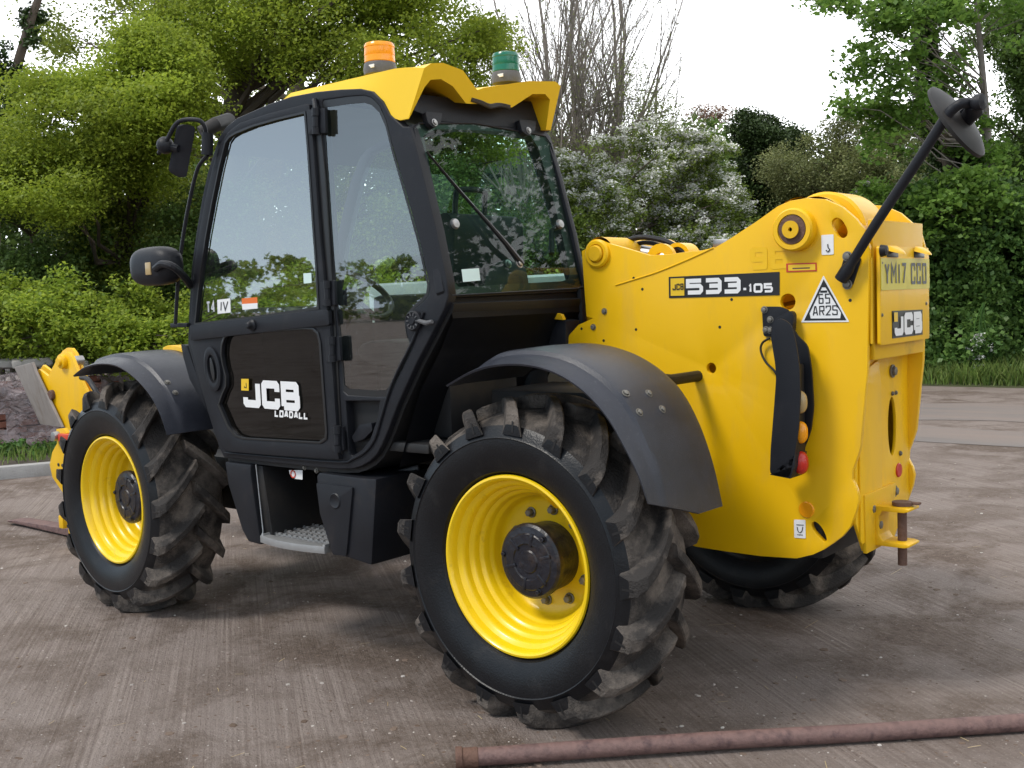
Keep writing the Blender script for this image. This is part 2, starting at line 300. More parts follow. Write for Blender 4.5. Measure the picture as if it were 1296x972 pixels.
# ---------------- wheels
def wheel_meshes():
    W0 = empty('wheel', (0, .2, .59), parent=T); c = V((0, 0, .59))
    half = [(.318, .062), (.338, .050), (.347, .040), (.352, .030), (.375, .018), (.41, .006), (.45, .0), (.474, .0015), (.478, -.002), (.484, .002), (.502, .008), (.522, .022), (.541, .05), (.557, .10), (.566, .15)]
    prof = half+[(.568, .2)]+[(r, .4-y) for r, y in half[::-1]]
    bm = lathe(prof, c, seg=96)
    for f in bm.faces:
        q = f.calc_center_median(); f.material_index = 1 if (q-c-V((0, q.y, 0))).length > .527 else 0
    NL = 17
    for s in (0, 1):
        for k in range(NL):
            p0 = 2*PI*(k+.5*s)/NL; st = []
            for y, ro, rb, wt, wb in ((-.003, .532, .494, .060, .086), (.003, .566, .496, .054, .090), (.022, .590, .508, .050, .088), (.065, .608, .522, .050, .080), (.12, .618, .538, .050, .078), (.175, .620, .548, .050, .076), (.216, .617, .552, .046, .072)):
                ph = p0+.33*max(0, y)/.2; jit = random.uniform(-.0015, .0015)
                def P_(r, a, y=y): yy = y if s == 0 else .4-y; return c+V((r*math.cos(a), yy, r*math.sin(a)))
                st.append([bm.verts.new(P_(rb, ph-wb/2/rb)), bm.verts.new(P_(ro-.004, ph-wt/2/ro)), bm.verts.new(P_(ro+jit, ph-wt/2/ro*.7)), bm.verts.new(P_(ro+jit, ph+wt/2/ro*.7)), bm.verts.new(P_(ro-.004, ph+wt/2/ro)), bm.verts.new(P_(rb, ph+wb/2/rb))])
            for A, B in zip(st, st[1:]):
                for j in range(5):
                    f = bm.faces.new((A[j], A[j+1], B[j+1], B[j])); f.material_index = 1
            bm.faces.new(st[0]); f = bm.faces.new(st[-1][::-1]); f.material_index = 1
            # slot moulded in the lug end
            if s == 0:
                a1 = p0-.008
                own = [bm.verts.new(c+V((r*math.cos(a), -.0075 if r > .56 else -.004, r*math.sin(a)))) for r, a in ((.503, a1-.008), (.545, a1-.006), (.545, a1+.008), (.503, a1+.009))]
                f = bm.faces.new(own); f.material_index = 2
    for v in bm.verts:
        if v.co.z < .004: v.co.z = .004+random.uniform(0, .002)
    ty = obj('tyre', bm, [RUB, TRD, BPR], W0, smooth=18)
    rim = [(.316, .080), (.322, .062), (.336, .052), (.3395, .042), (.336, .034), (.328, .032), (.321, .037), (.316, .050), (.311, .070), (.299, .078), (.292, .084), (.289, .100), (.287, .112), (.277, .118), (.271, .124), (.269, .142), (.267, .150), (.257, .156), (.252, .164), (.250, .184), (.248, .190), (.240, .196), (.236, .206), (.234, .228), (.226, .242), (.21, .252), (.19, .258), (.12, .262)]
    obj('rim', lathe(rim, c, seg=96), RIMM, W0, smooth=40)
    bm = lathe([(.13, .262), (.133, .185), (.135, .165), (.141, .158), (.143, .146), (.141, .134), (.132, .126), (.108, .122), (.104, .118), (.070, .116), (.066, .121), (.045, .122), (.040, .117), (0, .117)], c, seg=64)
    for k in range(6):
        a = 2*PI*k/6+.3; box(c+V((.086*math.cos(a), .121, .086*math.sin(a))), (.05, .012, .014), .003, Matrix.Rotation(-a, 3, 'Y'), bm)
    for k in range(3):
        a = 2*PI*k/3+.9; bolt(c+V((.118*math.cos(a), .124, .118*math.sin(a))), YN, .009, .012, bm)
    obj('hub_cap', bm, HUB, W0)
    me0 = None
    for k in range(10):
        a = 2*PI*(k+.3)/10; p = c+V((.178*math.cos(a), .260, .178*math.sin(a)))
        if me0 is None: o = obj('wheel_nut', bolt(p, YN, .014, .030), ZNC, W0); me0 = o.data; 
        else:
            o = bpy.data.objects.new('wheel_nut', me0); COL.objects.link(o); o.parent = W0; o.location = p+V((0, -.014, 0))-V((0, .2, .59))
    a = 1.18; d = V((math.cos(a), 0, math.sin(a)))
    bm = tube([c+d*.316+V((0, .085, 0)), c+d*.27+V((0, .14, 0)), c+d*.225+V((0, .20, 0))], [.022, .021, .014], 14)
    obj('valve_guard', bm, RIMM, W0)
    return W0
W0 = wheel_meshes()
for (x, y, st, mir) in ((-2.75, .2, -.055, 0), (0, 2.0, 0, 1), (-2.75, 2.0, -.055, 1)):
    W = W0.copy(); COL.objects.link(W); W.location = V((x, y, .59))-WL['telehandler']; W.rotation_euler = (0, 0, st)
    if mir: W.scale = (1, -1, 1)
    for ch in [q for q in bpy.data.objects if q.parent is W0]:
        q = ch.copy(); COL.objects.link(q); q.parent = W
    W['tmp'] = 1; del W['tmp']
W0.rotation_euler = (0, 0, 0)
# ---------------- fenders
def fender(path, ys, name='mudguard', endlean=0, tail=0):
    # path: (x, z) of the outer edge, front to rear ; ys: (y, outward offset) across the width
    pts = spline([V((a, 0, b)) for a, b in path], 4); n = len(pts); bm = bmesh.new(); top, bot = [], []
    for i, p in enumerate(pts):
        t = (pts[min(i+1, n-1)]-pts[max(0, i-1)]).normalized(); o = V((-t.z, 0, t.x)); o = -o if o.z < 0 and o.x < 0 else o
        o = V((-t.z, 0, t.x)) if V((-t.z, 0, t.x)).z > 0 or V((-t.z, 0, t.x)).x > 0 else -V((-t.z, 0, t.x))
        s = i/(n-1); k = min(1, s*5+.1, (1-s)*2.5+.12); tl = tail*max(0, (s-.80)/.20)**1.3
        top.append([bm.verts.new(V((p.x, 0, p.z))+o*(h*k)+V((.12*tl*max(0, y)/.435, y, -tl*min(1, max(0, y+.02)/.30)))) for y, h in ys])
        bot.append([bm.verts.new(V((p.x, 0, p.z))+o*(h*k-.007)+V((.12*tl*max(0, y)/.435, y+(.004 if j == 0 else 0), -tl*min(1, max(0, y+.02)/.30)))) for j, (y, h) in enumerate(ys)])
    m_ = len(ys)
    for i in range(n-1):
        for j in range(m_-1):
            bm.faces.new((top[i][j], top[i+1][j], top[i+1][j+1], top[i][j+1])); bm.faces.new((bot[i][j], bot[i][j+1], bot[i+1][j+1], bot[i+1][j]))
        bm.faces.new((top[i][0], bot[i][0], bot[i+1][0], top[i+1][0])); bm.faces.new((top[i][-1], top[i+1][-1], bot[i+1][-1], bot[i][-1]))
    for e_ in (0, n-1):
        for j in range(m_-1): bm.faces.new((top[e_][j], top[e_][j+1], bot[e_][j+1], bot[e_][j]))
    o = obj(name, bm, FEN, T, smooth=24)
    return o
ysec = [(-.02, 0), (-.012, .005), (.035, .018), (.06, .028), (.072, .042), (.095, .047), (.28, .052), (.40, .050), (.435, .042)]
rpath = [(-.250, 1.255), (-.14, 1.302), (-.03, 1.330), (.10, 1.338), (.223, 1.322), (.32, 1.286), (.403, 1.234), (.48, 1.160), (.54, 1.071), (.59, .985), (.628, .890)]
RF = fender(rpath, ysec, tail=.085)
FF = fender([(-2.96, 1.248), (-2.91, 1.270), (-2.83, 1.296), (-2.70, 1.314), (-2.57, 1.312), (-2.466, 1.290), (-2.34, 1.235), (-2.232, 1.160), (-2.16, 1.075), (-2.110, .975)], ysec)
for (px, py, pl) in ((792, 498, RF), (809, 522, RF), (821, 498, RF), (838, 518, RF), (212, 484, FF), (222, 497, FF)):
    # bolts on the mudguard crown
    best = None
    o_, d_ = CAM, (FWD+RT*((px-648)/F)-UP*((py-486)/F)).normalized()
    ok, loc, nn, _ = pl.ray_cast(o_-WL[pl.name], d_)
    if ok: obj('mudguard_bolt', bolt(loc+WL[pl.name], nn if nn.dot(d_) < 0 else -nn, .010, .009), ZNC, pl)
for (x, nm) in ((0, 1), (-2.75, 0)):
    q = (RF if nm else FF).copy(); COL.objects.link(q); q.scale = (1, -1, 1); q.location.y = (2.2-1.1)-((RF if nm else FF).location.y+0) - 0 if False else 2.2-1.1-((RF if nm else FF).location.y+1.1)
obj('mudguard_bracket', tube([(.30, .40, 1.26), (.33, .62, 1.235), (.33, .82, 1.235)], .022, 12), BLK, T)
# ---------------- chassis
bm = box((-.72, 1.1, .70), (3.1, .50, .30), .02); box((-2.7, 1.1, .60), (.5, .9, .3), .03, bm=bm); box((-3.1, 1.1, .78), (.8, .5, .32), .03, bm=bm)
box((-.10, .62, .98), (.62, .42, .44), .02, bm=bm); obj('chassis_frame', bm, BLKD, T)
for x in (0, -2.75):
    bm = tube([(x, .28, .59), (x, .62, .59), (x, .8, .60), (x, 1.4, .60), (x, 1.58, .59), (x, 1.92, .59)], [.10, .10, .14, .14, .10, .10], 20); obj('axle', bm, BLKD, T)
obj('engine_cover', box((-1.35, 1.80, 1.28), (1.9, .62, .82), .06), ALU, T)
# ---------------- rear side plates of the chassis
PL = [(716, 447), (720, 424), (732, 411), (750, 403), (742, 401), (739, 360), (736, 318), (744, 313), (753, 306), (760, 304), (767, 307), (795, 315), (822, 323), (845, 322), (867, 319), (887, 317), (905, 313), (922, 303), (942, 290), (956, 281), (970, 271), (984, 261), (1000, 254), (1021, 250.5), (1044, 252), (1066, 262), (1083, 277), (1094, 292), (1099.5, 312), (1099, 370), (1098, 437), (1097.5, 470), (1094.5, 500), (1091, 540), (1088.5, 567), (1083, 584), (1078.5, 596), (1078, 607), (1084, 619), (1086.5, 630), (1084, 645), (1076, 667), (1066, 679), (1054, 688), (1042, 696), (1029, 702), (1008, 707), (962, 704), (918, 698), (880, 692), (840, 676), (790, 640), (748, 590), (722, 520)]
yP = .82
side = HY(PL, yP)
def circ(px, py, r, y=yP, n=20, sx=1, sz=1):
    c = hit(px, py, 1, y); return [c+V((r*sx*math.cos(2*PI*k/n), 0, r*sz*math.sin(2*PI*k/n))) for k in range(n)]
tear1 = chai(HY([(1051, 283), (1056, 275), (1065, 277), (1073, 291), (1072, 299), (1066, 302), (1060, 299)], yP), 2)
tear2 = chai(HY([(1026, 663), (1031, 659), (1040, 667), (1047, 682), (1044, 687), (1037, 680), (1029, 671)], yP), 2)
sp = obj('side_plate', plate_bm(side, [circ(900, 466, .021), circ(997, 382, .030), tear1, tear2], n=YN, t=-.024, b=.003), YEL, T, smooth=25)
obj('side_plate', plate_bm([p+V((0, .56, 0)) for p in side], [[p+V((0, .56, 0)) for p in circ(900, 466, .021)]], n=YN, t=-.024, b=.003), YEL, T, smooth=25)
# the lower plate is a second layer: a raised weld seam marks it
sm = [hit(a, b, 1, yP-.001) for a, b in ((779, 361), (800, 354.5), (830, 345), (860, 333), (885, 322), (903, 313.5))]
obj('weld_seam', tube(spline(sm), .0035, 6), YEL, sp)
bh = [p+V((0, -.001, 0)) for p in HY([(757, 321)], yP)]
obj('pin_boss', lathe([(.060, 0), (.060, -.012), (.052, -.018), (.040, -.018), (.038, -.010), (0, -.010)], hit(757, 321, 1, yP), seg=40), YEL, sp)
obj('pin', lathe([(.035, 0), (.035, -.024), (.030, -.030), (0, -.030)], hit(757, 321, 1, yP), seg=28), YELD, sp)
cP = hit(1009, 291, 1, yP)
obj('pivot_boss', lathe([(.078, 0), (.078, -.040), (.072, -.048), (.056, -.048), (.055, -.040), (0, -.040)], cP, seg=48), YEL, sp)
obj('pivot_pin', lathe([(.054, -.038), (.052, -.046), (.034, -.048), (.033, -.056), (.008, -.057), (.007, -.05), (0, -.05)], cP, seg=36), RST, sp)
obj('pin_cap', lathe([(.032, -.052), (.032, -.060), (.008, -.060), (.007, -.05), (0, -.05)], cP, seg=30), YELD, sp)
for px, py in ((765, 394), (751, 414)): obj('side_bolt', bolt(hit(px, py, 1, yP), YN, .009, .010), ZNC, sp)
bm = bmesh.new()
for px, py in ((813, 366), (764, 431), (805, 417), (774, 449), (926, 379), (911, 414), (1076, 380), (802, 352), (736, 416)): disc(hit(px, py, 1, yP), YN, .006, .001, 14, bm)
obj('bolt_hole', bm, BPR, sp)
# inner spacer tubes and the boom between the plates
bm = lathe([(.12, .02), (.12, .54)], V((cP.x, yP, cP.z)), seg=40); obj('cross_tube', lathe([(.07, .01), (.07, .55)], hit(757, 321, 1, yP), seg=30), YELD, T)
lathe([(.13, .10), (.13, .16)], V((cP.x+.02, yP, cP.z-.005)), seg=40, bm=bm); obj('cross_tube', bm, YELD, T)
def bar(a, b, wy, h0, h1, m, name, tk=.02):
    a, b = V(a), V(b); d = (b-a).normalized(); nrm = V((-d.z, 0, d.x)); nrm = nrm if nrm.z > 0 else -nrm
    o = [a-nrm*h0/2, a+nrm*h0/2, b+nrm*h1/2, b-nrm*h1/2]
    return obj(name, plate_bm(rnd([p+V((0, -wy/2, 0)) for p in o], .03), n=YN, t=-wy, b=.012), m, T)
bar((.88, 1.12, 1.68), (-3.1, 1.12, 1.04), .26, .25, .22, YEL, 'boom_section')
bar((-3.0, 1.12, 1.055), (-4.3, 1.12, .845), .20, .18, .18, YEL, 'boom_section')
bar((-4.2, 1.12, .86), (-4.95, 1.12, .76), .15, .14, .16, YEL, 'boom_section')
# tail end of boom, seen behind the left plate
obj('boom_tail', lathe([(0, 0), (.155, 0), (.165, .01), (.165, .20), (.155, .21), (0, .21)], V((cP.x+.03, .98, cP.z-.02)), seg=48), YEL, T)
# lift ram eye and hose behind the front pin
bm = lathe([(.045, 0), (.062, 0), (.062, .09), (.045, .09)], V((.12, 1.03, 1.715)), seg=28, close=True)
lathe([(.03, 0), (.068, 0), (.068, .025), (.03, .025)], V((.10, .93, 1.705)), seg=28, bm=bm, close=True); obj('ram_eye', bm, YEL, T)
obj('ram_rod', tube([(.08, 1.07, 1.71), (-.12, 1.07, 1.755)], .034, 18), STL, T)
bm = tube(spline([(-.28, 1.0, 1.66), (-.12, 1.02, 1.80), (.05, 1.04, 1.79), (.20, 1.05, 1.70)]), .012, 10); tube(spline([(-.30, 1.05, 1.68), (-.12, 1.05, 1.775), (.0, 1.05, 1.78), (.16, 1.08, 1.70)]), .010, 10, bm); obj('hydraulic_hose', bm, BLK, T)
gp = HY([(800, 322), (812, 306), (850, 303), (867, 312), (867, 330), (800, 340)], 1.20)
obj('ram_bracket', plate_bm([hit(832, 303, 1, 1.30), hit(846, 303, 1, 1.30), hit(885, 325, 1, 1.30), hit(885, 345, 1, 1.30), hit(815, 345, 1, 1.30), hit(818, 312, 1, 1.30)], n=YN, t=-.02, b=.003), YEL, T)
obj('hose_clip', box(hit(913, 308, 1, 1.0), (.07, .03, .035), .012), STL, T)
# ---------------- tail
def cyl_panel(prof, y0, y1, tk=.008):      # profile (x, z) swept across the tail
    bm = bmesh.new(); A = [bm.verts.new((x, y0, z)) for x, z in prof]; B = [bm.verts.new((x, y1, z)) for x, z in prof]
    for i in range(len(prof)-1): bm.faces.new((A[i], B[i], B[i+1], A[i+1]))
    g = bmesh.ops.solidify(bm, geom=bm.faces[:], thickness=tk); return bm
X0 = 1.03
tp = obj('tail_panel', cyl_panel([(X0-.012, 1.352), (X0-.012, 1.665)]+[(X0-.162+.150*math.cos(math.radians(q_)), 1.665+.150*math.sin(math.radians(q_))) for q_ in (8, 16, 24, 32, 40, 48, 56, 62)]+[(X0-.11, 1.785), (X0-.13, 1.76)], yP+.024, yP+.56), YEL, T)
obj('tail_brace', box((X0-.01, yP+.29, 1.55), (.02, .50, .50), .004), YELD, T)
cv = [hit(a, b, 0, X0+.006) for a, b in ((1107, 314), (1168, 306), (1170, 429), (1103, 438))]
cvc = [V((X0+.012, yP+.035, 1.705)), V((X0+.012, yP+.535, 1.705)), V((X0+.012, yP+.535, 1.353)), V((X0+.012, yP+.035, 1.353))]
TC = obj('tail_cover', plate_bm(rnd(cvc, .012), n=XP, t=.012, b=.003), YEL, T)
xf = X0+.024
obj('cover_hinge', tube([(X0-.002, yP+.020, 1.665), (X0-.002, yP+.020, 1.36)], .006, 12), YELD, TC)
np4 = [V((xf, yP+.040, 1.662)), V((xf, yP+.532, 1.662)), V((xf, yP+.532, 1.548)), V((xf, yP+.040, 1.548))]
NP = quad4(rnd(np4, .006), XP, .003, PLT, TC, 'number_plate') if False else obj('number_plate', plate_bm(rnd(np4, .008), n=XP, t=.003, b=0), PLT, TC)
L3 = xf+.0045
text('YMI7 CCO', V((L3, yP+.072, 1.566)), YP, ZP, .080, .045, .0145, .0115, BPR, NP)
obj('plate_screw', bolt((xf, yP+.29, 1.555), XP, .003, .003), BPR, NP)
jb = [V((xf, yP+.145, 1.472)), V((xf, yP+.455, 1.468)), V((xf, yP+.455, 1.372)), V((xf, yP+.145, 1.372))]
JB = obj('badge', plate_bm(jb, n=XP, t=.002, b=0), BPR, TC)
text('JCB', V((L3, yP+.160, 1.380)), YP, ZP, .082, .088, .009, .026, WHT, JB, ch=.012)
def emblem(o, U, Vv, n, wd, h, par):
    U, Vv, n = U.normalized(), Vv.normalized(), V(n)
    e_ = obj('emblem', plate_bm([o, o+U*wd, o+U*wd+Vv*h, o+Vv*h], n=n, t=.0008, b=0), YPR, par); return e_
emblem(V((L3+.001, yP+.153, 1.432)), YP, ZP, XP, .034, .034, JB)
# work-light hoods on the tail and their dark recesses
for y in (yP+.15, yP+.42):
    bm = bmesh.new(); gr = []
    for q_ in range(6):
        ps = PI/2*q_/5; gr.append([bm.verts.new((X0+.026+.046*math.sin(PI*k/14)*math.cos(ps), y-.052*math.cos(PI*k/14)*(1-.25*math.sin(ps)), 1.690+.018*math.sin(ps)-.016*math.sin(PI*k/14)*math.cos(ps))) for k in range(15)])
    for A, Bq in zip(gr, gr[1:]):
        for k in range(14): bm.faces.new((A[k], Bq[k], Bq[k+1], A[k+1]))
    obj('light_hood', bm, YEL, TC, smooth=60)
    obj('light_recess', box((xf, y+.006, 1.677), (.006, .105, .022), .001), BPR, TC)
obj('rubber_stop', lathe([(0, .022), (.018, .02), (.022, 0), (0, 0)], (xf, yP+.052, 1.688), XP, 20), BLK, TC)
for a, b in ((yP+.055, 1.645), (yP+.053, 1.46), (yP+.50, 1.49)): obj('cover_screw', bolt((xf, a, b), XP, .005, .004), ZNC, TC)
# lower tail: folded panel with holes, bolts, hitch
lower = [V((X0-.07, yP+.024, 1.37)), V((X0-.07, yP+.56, 1.37)), V((X0-.07, yP+.56, .72)), V((X0-.10, yP+.40, .585)), V((X0-.10, yP+.10, .585)), V((X0-.07, yP+.024, .70))]
lower = [V((X0-.07, p.y, p.z)) for p in lower]
hc = V((X0-.07, yP+.385, 1.02)); hole = [hc+V((0, .042*math.cos(2*PI*k/24), .115*math.sin(2*PI*k/24))) for k in range(24)]
LP_ = obj('lower_tail_panel', plate_bm(lower, [hole], n=XP, t=-.012, b=.002), YEL, T)
obj('tail_doubler', plate_bm(rnd([V((X0-.07, yP+.05, 1.24)), V((X0-.07, yP+.24, 1.29)), V((X0-.07, yP+.26, 1.20)), V((X0-.07, yP+.26, .62)), V((X0-.07, yP+.05, .62))], .02), n=XP, t=.008, b=.003), YEL, T)
obj('tail_inner', box((X0-.22, yP+.29, 1.0), (.02, .50, .8), .002), BLKD, T)
xq = X0-.07
for a, b, r in ((yP+.385, 1.235, .017), (yP+.385, 1.148, .006), (yP+.42, 1.148, .006), (yP+.46, .905, .007), (yP+.065, 1.19, .014), (yP+.395, .765, .015), (yP+.16, .735, .015), (yP+.13, 1.345, .012), (yP+.33, 1.33, .010)):
    obj('tail_bolt', bolt((xq+.004, a, b), XP, r, r*.9), ZNC, LP_)
obj('red_reflector', disc((xq, yP+.445, .84), XP, .028, .006), REDL, LP_)
# clevis hitch
hy, hz = yP+.225, .67
bm = bmesh.new(); pts = [(-.06, .075), (.06, .075), (.08, .07), (.08, .062), (.06, .057), (-.02, .057), (-.035, .035), (-.035, -.035), (-.02, -.057), (.06, -.057), (.08, -.062), (.08, -.07), (.06, -.075), (-.06, -.075)]
plate_bm([V((xq+.06+a, hy-.055, hz+b)) for a, b in pts], n=YN, t=-.11, b=.004, bm=bm); HT = obj('tow_hitch', bm, YELD, T)
obj('hitch_plate', plate_bm([V((xq, hy-.14, hz-.09)), V((xq, hy+.12, hz-.09)), V((xq, hy+.16, hz+.13)), V((xq, hy-.15, hz+.13))], n=XP, t=.014, b=.003), YELD, T)
bm = tube([(xq+.095, hy, hz-.15), (xq+.095, hy, hz+.085)], .017, 16); lathe([(0, 0), (.036, 0), (.036, .014), (0, .014)], (xq+.095, hy, hz+.076), ZP, 20, bm); box((xq+.11, hy+.02, hz+.083), (.09, .03, .008), .002, bm=bm); obj('hitch_pin', bm, RST, HT)
for a, b in ((-.02, .0), ): obj('hitch_bolt', bolt((xq+.016, hy-.03, hz+.0), XP, .016, .014), ZNC, HT)
# ---------------- decals on the side plate
yd = yP-.0015
D = HY([(846.5, 350.5), (986.7, 344), (986.7, 373.5), (846.8, 377.2)], yd)
DE = obj('model_decal', plate_bm(D, n=YN, t=.001, b=0), BPR, sp)
U, Vv = (D[2]-D[3]), (D[0]-D[3]); yl = V((0, -.0035, 0)); lift = V((0, -.0002, 0))
q = lp(D, .015, .10); wU, hV = U.length, Vv.length
obj('emblem', plate_bm([lp(D, .020, .10)+yl*.6, lp(D, .15, .10)+yl*.6, lp(D, .15, .92)+yl*.6, lp(D, .020, .92)+yl*.6], n=YN, t=.0008, b=0), YPR, DE)
text('JCB', lp(D, .040, .36)+yl*1.3, U+Vv*.12, Vv, hV*.30, .015, .003, .0045, BPR, DE)
text('533', lp(D, .168, .13)+yl, U, Vv, hV*.74, wU*.160, wU*.010, hV*.195, WHT, DE, ch=.012, lift=lift)
text('-105', lp(D, .683, .13)+yl, U, Vv, hV*.42, wU*.078, wU*.010, hV*.105, WHT, DE, ch=.006, lift=lift)
text('96', hit(950, 342, 1, yd), V((1, 0, 0)), ZP, .085, .07, .012, .02, GHO, sp)
def sticker(pts, m, name='sticker', y=yd, r=.004, par=sp): return obj(name, plate_bm(rnd(HY(pts, y), r), n=YN, t=.0008, b=0), m, par)
TR_ = sticker([(1042.3, 348.5), (1013.8, 408), (1075, 407.4)], WHT, 'triangle_sticker')
TR = HY([(1042.5, 353.5), (1017.8, 405.7), (1071.2, 405.2)], yd-.0014); TI = HY([(1040.3, 363.5), (1044.8, 363.5), (1064.5, 396), (1063.5, 402.8), (1026, 403.1), (1024.5, 396.5)], yd-.0014)
obj('triangle_border', plate_bm(TR, [TI], n=YN, t=.0006, b=0), BPR, TR_)
text('65', hit(1036, 384.5, 1, yd-.002), XP, ZP, .036, .019, .006, .0042, BPR, TR_)
text('AR2S', hit(1028.6, 400, 1, yd-.002), XP+V((0, 0, .02)), ZP, .036, .0205, .0045, .0042, BPR, TR_)
obj('small_print', box(hit(1042.5, 369, 1, yd-.0014), (.026, .001, .008), 0), BPR, TR_)
h1 = sticker([(1039.5, 297.5), (1055, 296.5), (1055.3, 322), (1040, 322.7)], WHT, 'hook_sticker')
obj('hook_symbol', tube(spline([hit(1047.5, 309, 1, yd-.003), hit(1048, 313, 1, yd-.003), hit(1050, 316, 1, yd-.003), hit(1047.6, 318.5, 1, yd-.003), hit(1045.3, 316.5, 1, yd-.003)]), .0018, 6), BPR, h1)
o1 = sticker([(995, 333.5), (1033.5, 332.2), (1033.8, 343.2), (995.3, 344.6)], RED, 'warning_sticker', r=.001)
obj('sticker_face', plate_bm(HY([(997.5, 335.2), (1031.8, 334.2), (1032, 341.6), (997.7, 342.8)], yd-.0012), n=YN, t=.0005, b=0), ORP if False else YPR, o1)
obj('small_print', plate_bm(HY([(1003, 339.0), (1025, 338.2), (1025, 339.8), (1003, 340.6)], yd-.002), n=YN, t=.0003, b=0), RST, o1)
s1 = sticker([(1005, 657.5), (1019.5, 658), (1019.8, 681.5), (1005.3, 680.5)], WHT, 'tie_down_sticker')
bm = tube([hit(1008, 664, 1, yd-.002), hit(1017, 664.5, 1, yd-.002)], .0016, 5); tube(spline([hit(a, b, 1, yd-.002) for a, b in ((1009, 667), (1010, 672), (1012.5, 674), (1015, 672), (1016, 667))]), .0016, 5, bm); tube([hit(1009, 676.5, 1, yd-.002), hit(1016, 677, 1, yd-.002)], .0014, 5, bm); obj('symbol', bm, BPR, s1)
obj('orange_reflector', disc(hit(1021, 645, 1, yP), YN, .030, .006), AMB, sp)
# ---------------- tail lamp cluster
g = [(975, 424), (979, 408), (988, 402), (1001, 410), (1006, 428), (1009, 445), (1012, 468), (1013, 500), (1011, 540), (1006, 575), (1000, 606), (974, 601), (975, 570), (979, 520), (982, 480), (981, 462)]
yG = .665
LC = obj('lamp_guard', plate_bm(rnd(HY(g, yG), .02), n=YN, t=-.008, b=.002), BLK, T)
g2 = [(984, 402), (996, 400), (1008, 424), (1022, 437), (1027, 470), (1029.5, 515), (1026, 545), (1016, 572), (1004, 582), (1002, 440)]
obj('guard_back', plate_bm(rnd(HY(g2, .775), .02), n=YN, t=-.010, b=.002), BLK, LC)
c0 = hit(990, 520, 1, yG); zt, zb, xc = 1.32, .91, .795
obj('lamp_housing', box((xc-.012, .722, (zt+zb)/2-.01), (.050, .088, zt-zb-.03), .012), BLK, LC)
obj('lamp_base', plate_bm(HY([(974, 601), (1000, 606), (1006, 590), (1006, 575)], yG), n=YN, t=-.10, b=.002), BLK, LC)
for px, py, r1, r2, mm, nm in ((1017.5, 509, .025, .042, CLR, 'reversing_lamp'), (1013.5, 547, .025, .041, AMB, 'indicator_lamp'), (1007.5, 585, .029, .043, REDL, 'brake_lamp')):
    p = hit(px-4, py, 1, .72); own = bmesh.new(); bmesh.ops.create_uvsphere(own, u_segments=24, v_segments=14, radius=1)
    for v in own.verts: v.co = V((v.co.x*.028, v.co.y*r1, math.copysign(abs(v.co.z)**.8, v.co.z)*r2))+V((xc+.012, .72, p.z))
    obj(nm, own, mm, LC)
LB = obj('lamp_bracket', plate_bm(rnd(HY([(964, 388), (987, 388), (999, 393), (999, 427), (966, 426)], yP-.012), .012), n=YN, t=-.010, b=.002), BLK, T)
obj('bracket_arm', plate_bm(rnd(HY([(976, 412), (980, 404), (1000, 393), (1004, 398), (1003, 418), (990, 430), (982, 440)], .77), .008), n=YN, t=-.03, b=.003), BLK, LB)
for px, py in ((967.5, 392), (975, 404.5), (969.5, 417.5), (975, 418), (996, 421)): obj('bracket_bolt', bolt(hit(px, py, 1, yP-.012), YN, .009, .009), ZNC, LB)
obj('lamp_cable', tube(spline([hit(a, b, 1, yP-.02) for a, b in ((974, 428), (965, 434), (963, 444), (969, 458), (979, 468), (984, 476))]), .0045, 8), BPR, T)
# ---------------- rear mirror on its arm
MB_ = obj('mirror_bracket', plate_bm(rnd(HY([(1060, 353), (1069, 323), (1077, 321), (1090, 327), (1079, 361), (1073, 364)], yP-.006), .008), n=YN, t=-.008, b=.002), BLK, T)
for px, py in ((1072.5, 324.5), (1072.5, 360)): obj('bracket_bolt', bolt(hit(px, py, 1, yP-.010), YN, .012, .010), ZNC, MB_)
am = [hit(1064, 354, 1, .79), hit(1082, 326, 1, .78), hit(1110, 281, 1, .76), hit(1160, 206, 1, .74), hit(1196, 150, 1, .73), hit(1206, 138, 1, .73), hit(1217, 131, 1, .735), hit(1229, 131, 1, .76)]
obj('mirror_arm', tube(spline(am, 4), [.024]*3+[.0175]*26, 14), BLK, T)
mc = hit(1211, 154, 1, .84); mn = V((.70, .28, .62)).normalized()      # back of the mirror faces up and away
mdir = (hit(1240, 197, 1, .80)-hit(1177, 115, 1, .80)).normalized(); R0 = (hit(1240, 197, 1, .86)-hit(1177, 115, 1, .86)).length/2
view = (mc-CAM).normalized(); 
pp = view.cross(mdir).normalized(); pp = pp if pp.z > 0 else -pp; mn = (pp*.978-view*.20).normalized()
RM = obj('wide_mirror', lathe([(0, .030), (.05, .029), (.10, .022), (R0-.01, .010), (R0, .004), (R0, -.008), (R0-.008, -.010)], mc, mn, 48), BLKD, T)
obj('mirror_face', lathe([(0, -.030), (R0*.5, -.024), (R0-.008, -.008)], mc, mn, 48), CHR, RM)
obj('mirror_joint', tube([hit(1231, 131, 1, .76), hit(1233, 140, 1, .79), hit(1224, 150, 1, .83), mc+mn*.028], [.026, .030, .026, .03], 14), BLK, RM)
obj('clamp_knob', lathe([(0, 0), (.02, .002), (.028, .015), (.026, .035), (0, .04)], hit(1231, 131, 1, .75), V((.9, -.2, .0)), 16), BLK, RM)
